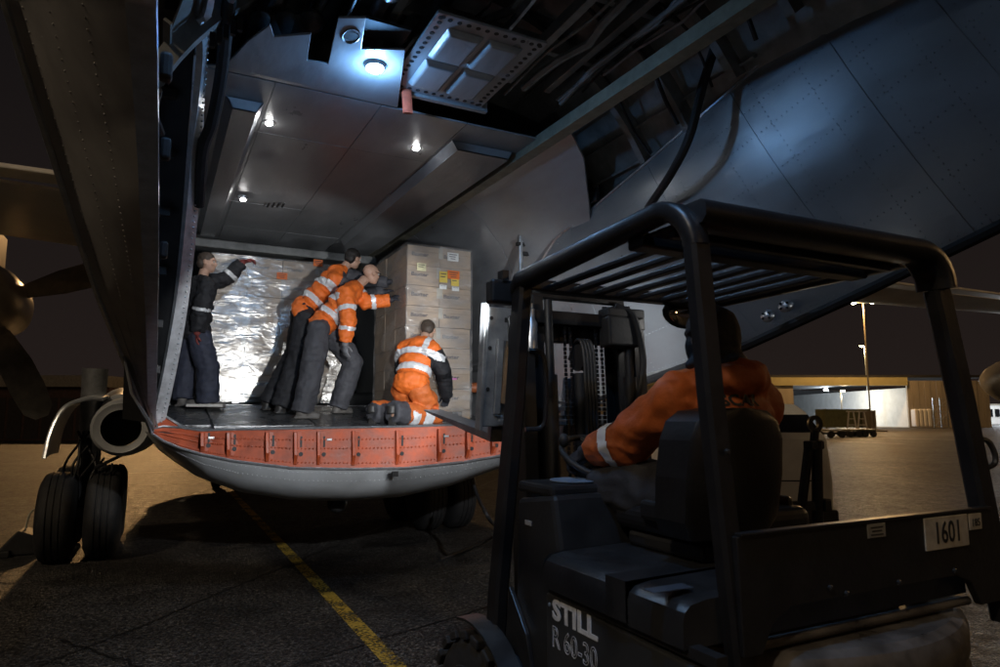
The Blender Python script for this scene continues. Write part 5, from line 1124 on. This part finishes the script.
def glove(T, w, d, pn, curl, side, material, arm, vox=.0065):
    d = V(d).normalized(); pn = (V(pn) - d * V(pn).dot(d)).normalized(); sd = d.cross(pn) * side; mb = MB()     # sd points to the thumb side
    mb.tube([w - arm * .07, w, w + d * .02], [.043, .036, .036], 12)
    m = Matrix((sd, d, pn)).transposed(); mb.ball(w + d * .055, V((.045, .058, .021)), 14, m)
    for k, (o, L) in enumerate([(.033, .072), (.011, .082), (-.011, .076), (-.032, .06)]):
        p = w + d * (.092 - .004 * abs(k - 1)) + sd * o; pts = [p]; a = 0
        for seg in (.42, .32, .26):
            a += curl * (.9 if seg > .4 else 1.1); dd = d * math.cos(a) + pn * math.sin(a); p = p + dd * L * seg; pts.append(p)
        mb.tube([w + d * .06 + sd * o * .9] + pts, [.0125, .0115, .011, .010, .0085], 8); mb.ball(pts[-1], .0088, 8)
    t0 = w + d * .03 + sd * .034; t1 = t0 + sd * .03 + d * .02 + pn * .01; t2 = t1 + d * .035 + sd * .006 + pn * .018 * (1 + curl)
    mb.tube([t0 - sd * .015, t0, t1, t2], [.015, .0145, .0125, .0105], 8); mb.ball(t2, .0108, 8)
    return soft('glove', mb, vox, material, T, 2)
def hv_bands(g, up, ac):
    P, N = g['pelvis'], g['neck']; out = [(P, N, .12, .24, .26), (P, N, .42, .54, .26)]
    for q in 'LR': out += [(g['el' + q], g['ha' + q], .18, .36, .14), (g['sh' + q], g['el' + q], .48, .66, .14)]
    return out
FL = lambda x, y: V((x, y, zf(y) + .004))
def foot(u, v, y): p = at(u, v, y=y); return V((p.x, y, zf(y) + .006))
# --- A: dark clothes at port, arm out
A = thing('person', foot(192, 404, 1.35), 'worker in dark navy clothes pointing, standing at the port side', 'person'); y = 1.4
person(A, dict(head=at(207, 263, y=y), look=(.9, -.30, -.05), neck=at(201, 280, y=y), pelvis=at(195, 330, y=y), shL=at(195, 286, y=y + .17), shR=at(208, 286, y=y - .17),
    elL=at(226, 279, y=y + .16), haL=at(243, 262, y=y + .14), elR=at(201, 311, y=y - .25), haR=at(197, 333, y=y - .2), fingL=(1, -.2, .35), palmL=(0, 0, -1), curlL=.6, fingR=(0, .1, -1), palmR=(1, 0, 0),
    hipL=at(192, 336, y=y + .1), hipR=at(199, 336, y=y - .1), knL=at(186, 368, y=y + .12), knR=at(208, 368, y=y - .12), ftL=foot(183, 404, y + .08), ftR=foot(208, 403, y - .1), toeL=(.8, -.6, 0), toeR=(.9, -.4, 0)),
    dict(jacket=M_blackc, trousers=M_navy, boot=mat('grey_boot', (.12, .11, .10), .6), glove=M_glvr, hair=M_hairg, jname='jacket', bands=lambda g, up, ac: [(g['elL'], g['haL'], .15, .32, .13), (g['elR'], g['haR'], -.15, -.02, .13)]), seed=1)
# --- B: black trousers, far of the two pushing
B = thing('person', foot(285, 408, 1.05), 'dark-haired worker in orange vest and black trousers leaning on the load', 'person'); y = 1.05
person(B, dict(head=at(353, 259, y=y), look=(.85, .5, -.1), headup=(.35, .1, 1), neck=at(341, 270, y=y), pelvis=at(304, 309, y=y), shL=at(338, 272, y=y + .17), shR=at(335, 280, y=y - .17),
    elL=at(368, 282, y=y + .1), haL=at(389, 282, y=y - .05), elR=at(362, 296, y=y - .12), haR=at(384, 292, y=y - .12), fingL=(.9, .1, .4), palmL=(.5, .3, -.6), curlL=.25, fingR=(.9, .2, .3), palmR=(.6, .2, -.5), curlR=.25,
    hipL=at(302, 313, y=y + .1), hipR=at(306, 316, y=y - .1), knL=at(296, 352, y=y + .14), knR=at(298, 360, y=y - .12), ftL=foot(268, 407, y + .1), ftR=foot(281, 410, y - .16), toeL=(.9, .3, 0), toeR=(.9, .2, 0)),
    dict(jacket=M_hiv, trousers=M_blackc, boot=M_boot, glove=M_glv, hair=M_hair, sleeve=M_greyc, hoodcollar=True, jname='vest', fold=.014, bands=lambda g, up, ac: [(g['pelvis'], g['neck'], .15, .27, .27), (g['pelvis'], g['neck'], .5, .62, .27)]), seed=2)
# --- C: orange jacket, grey trousers, nearest of the two pushing
C = thing('person', foot(322, 415, .7), 'balding worker in orange jacket and grey trousers pushing, arm hanging', 'person'); y = .72
person(C, dict(head=at(371, 274, y=y + .05), look=(.95, .25, -.12), headup=(.3, .1, 1), neck=at(357, 286, y=y), pelvis=at(323, 323, y=y), shL=at(354, 290, y=y + .18), shR=at(346, 293, y=y - .2),
    elL=at(366, 303, y=y + .05), haL=at(391, 300, y=y), elR=at(348, 322, y=y - .28), haR=at(345, 344, y=y - .24), fingL=(.8, .1, .6), palmL=(.6, .4, -.4), curlL=.35, fingR=(.05, 0, -1), palmR=(.9, .4, 0), curlR=.35,
    hipL=at(328, 328, y=y + .1), hipR=at(319, 328, y=y - .1), knL=at(353, 362, y=y + .12), knR=at(312, 370, y=y - .22), ftL=foot(338, 410, y + .2), ftR=foot(302, 416, y - .2), toeL=(.9, .3, 0), toeR=(.9, -.3, 0)),
    dict(jacket=M_hiv, trousers=M_greyc, boot=mat('grey_boot', (.12, .11, .10)), glove={'L': M_glv, 'R': M_glvg}, jname='jacket', fold=.016, bands=hv_bands, tbands=lambda g, up, ac: [(g['knR'], g['ftR'], .12, .17, .075), (g['knL'], g['ftL'], .12, .17, .075)]), seed=4)
_hb, _hm, _hg = head(C, at(371, 274, y=.77), (.95, .25, -.12), (.3, .1, 1))
gl = obj('glasses', MB().tube([_hg(-.08, 0, .012), _hg(-.07, .085, .014), _hg(-.045, .098, .014), _hg(0, .102, .018), _hg(.045, .098, .014), _hg(.07, .085, .014), _hg(.08, 0, .012)], .004, 6), M_black, C)
for sx in (-1, 1): obj('lens_rim', MB().tube([_hg(.034 * sx + .02 * math.cos(t), .1, .008 + .016 * math.sin(t)) for t in [k * math.pi / 6 for k in range(13)]], .0028, 5), M_black, gl)
# --- D: kneeling at the stack
D = thing('person', foot(412, 416, .15), 'kneeling worker in orange vest and trousers at the carton stack', 'person'); y = .12
kz = lambda u, v, yy: V((at(u, v, y=yy).x, yy, zf(yy) + .085))
person(D, dict(head=at(428, 331, y=y + .22), look=(.45, .8, -.55), headup=(.1, .3, 1), neck=at(422, 341, y=y + .12), pelvis=at(411, 384, y=y - .02), shL=at(404, 349, y=y + .22), shR=at(433, 349, y=y - .02),
    elL=at(402, 370, y=y + .42), haL=at(420, 392, y=y + .42), elR=at(443, 372, y=y - .02), haR=at(447, 398, y=y + .12), fingR=(.2, .8, -.3), palmR=(-.2, .2, -1), curlR=.5, fingL=(.5, .6, -.3), palmL=(.2, 0, -1), curlL=.6,
    hipL=at(402, 390, y=y + .1), hipR=at(419, 391, y=y - .1), knL=kz(425, 410, y + .28), knR=kz(436, 408, y + .02), ftL=V((at(372, 412, y=y + .06).x, y + .05, zf(y) + .07)), ftR=V((at(392, 412, y=y - .22).x, y - .22, zf(0) + .08)), toeL=(-.25, -.45, -.75), toeR=(-.2, -.5, -.75), soleL=(.6, .6, -.2), soleR=(.6, .6, -.2)),
    dict(jacket=M_hiv, trousers=M_hivd, boot=M_boot, glove=M_glv, hair=M_hairg, sleeve=M_blackc, jname='vest', fold=.012, bands=lambda g, up, ac: [(g['pelvis'], g['neck'], .22, .36, .3), (g['pelvis'], g['neck'], .56, .70, .3), (g['neck'] - up * .06 + ac * .10, g['neck'] - up * .06 + ac * .16, -.25, .75, .22)],
        tbands=lambda g, up, ac: [(g['knR'], g['ftR'], .22, .42, .13), (g['knR'], g['ftR'], .52, .68, .13)], gaiter=True), seed=6)
# --- E: forklift driver
E = thing('person', (.34, -4.75, 1.37), 'forklift driver in orange jacket and dark hooded cap, seen from behind', 'person')
person(E, dict(head=(.345, -4.84, 1.985), look=(.05, 1, -.05), neck=(.36, -4.87, 1.83), pelvis=(.36, -4.86, 1.42), shL=(.165, -4.83, 1.765), shR=(.55, -4.87, 1.76),
    elL=(.14, -4.57, 1.59), haL=(.105, -4.34, 1.545), elR=(.615, -4.72, 1.52), haR=(.66, -4.53, 1.50), fingL=(-.3, .75, -.4), palmL=(.5, .1, -.8), curlL=.8, fingR=(0, .8, -.5), palmR=(0, -.3, -1), curlR=.8,
    hipL=(.24, -4.80, 1.41), hipR=(.44, -4.80, 1.41), knL=(.16, -4.44, 1.40), knR=(.46, -4.42, 1.40), ftL=(.16, -4.40, 1.0), ftR=(.46, -4.36, 1.0), toeL=(0, 1, 0), toeR=(0, 1, 0)),
    dict(jacket=mat('driver_jacket_fabric', (.40, .095, .02), .65, 0, var=.3, scale=7, bump=.5, bscale=12, bdist=.025), trousers=M_blackc, boot=M_boot, glove=M_glv, cap=M_blackc, hood=True, capname='hooded_cap', hoodcollar=True, cuff=.82, hc=1.45, fs=.11, jname='jacket', fold=.018, bands=lambda g, up, ac: [(g['elL'], g['haL'], .05, .28, .12), (g['elR'], g['haR'], .05, .28, .12), (g['pelvis'], g['neck'], .02, .14, .3)]), vox=.009, seed=8)
jk = [c for c in E.children if c.name.startswith('jacket')][0]
from mathutils.bvhtree import BVHTree
_off = wloc(E); _bv = BVHTree.FromPolygons([v.co + _off for v in jk.data.vertices], [tuple(p.vertices) for p in jk.data.polygons])
bl = text('back_lettering', 'SCAR', (.24, -5.3, 1.735), (1, 0, 0), (0, 0, 1), .055, M_ink, E, 0, .002, 1.1)
for v in bl.data.vertices:
    h_ = _bv.ray_cast(v.co + _off, V((0, 1, 0)))
    if h_[0]: v.co = h_[0] + V((0, -.004, 0)) - _off
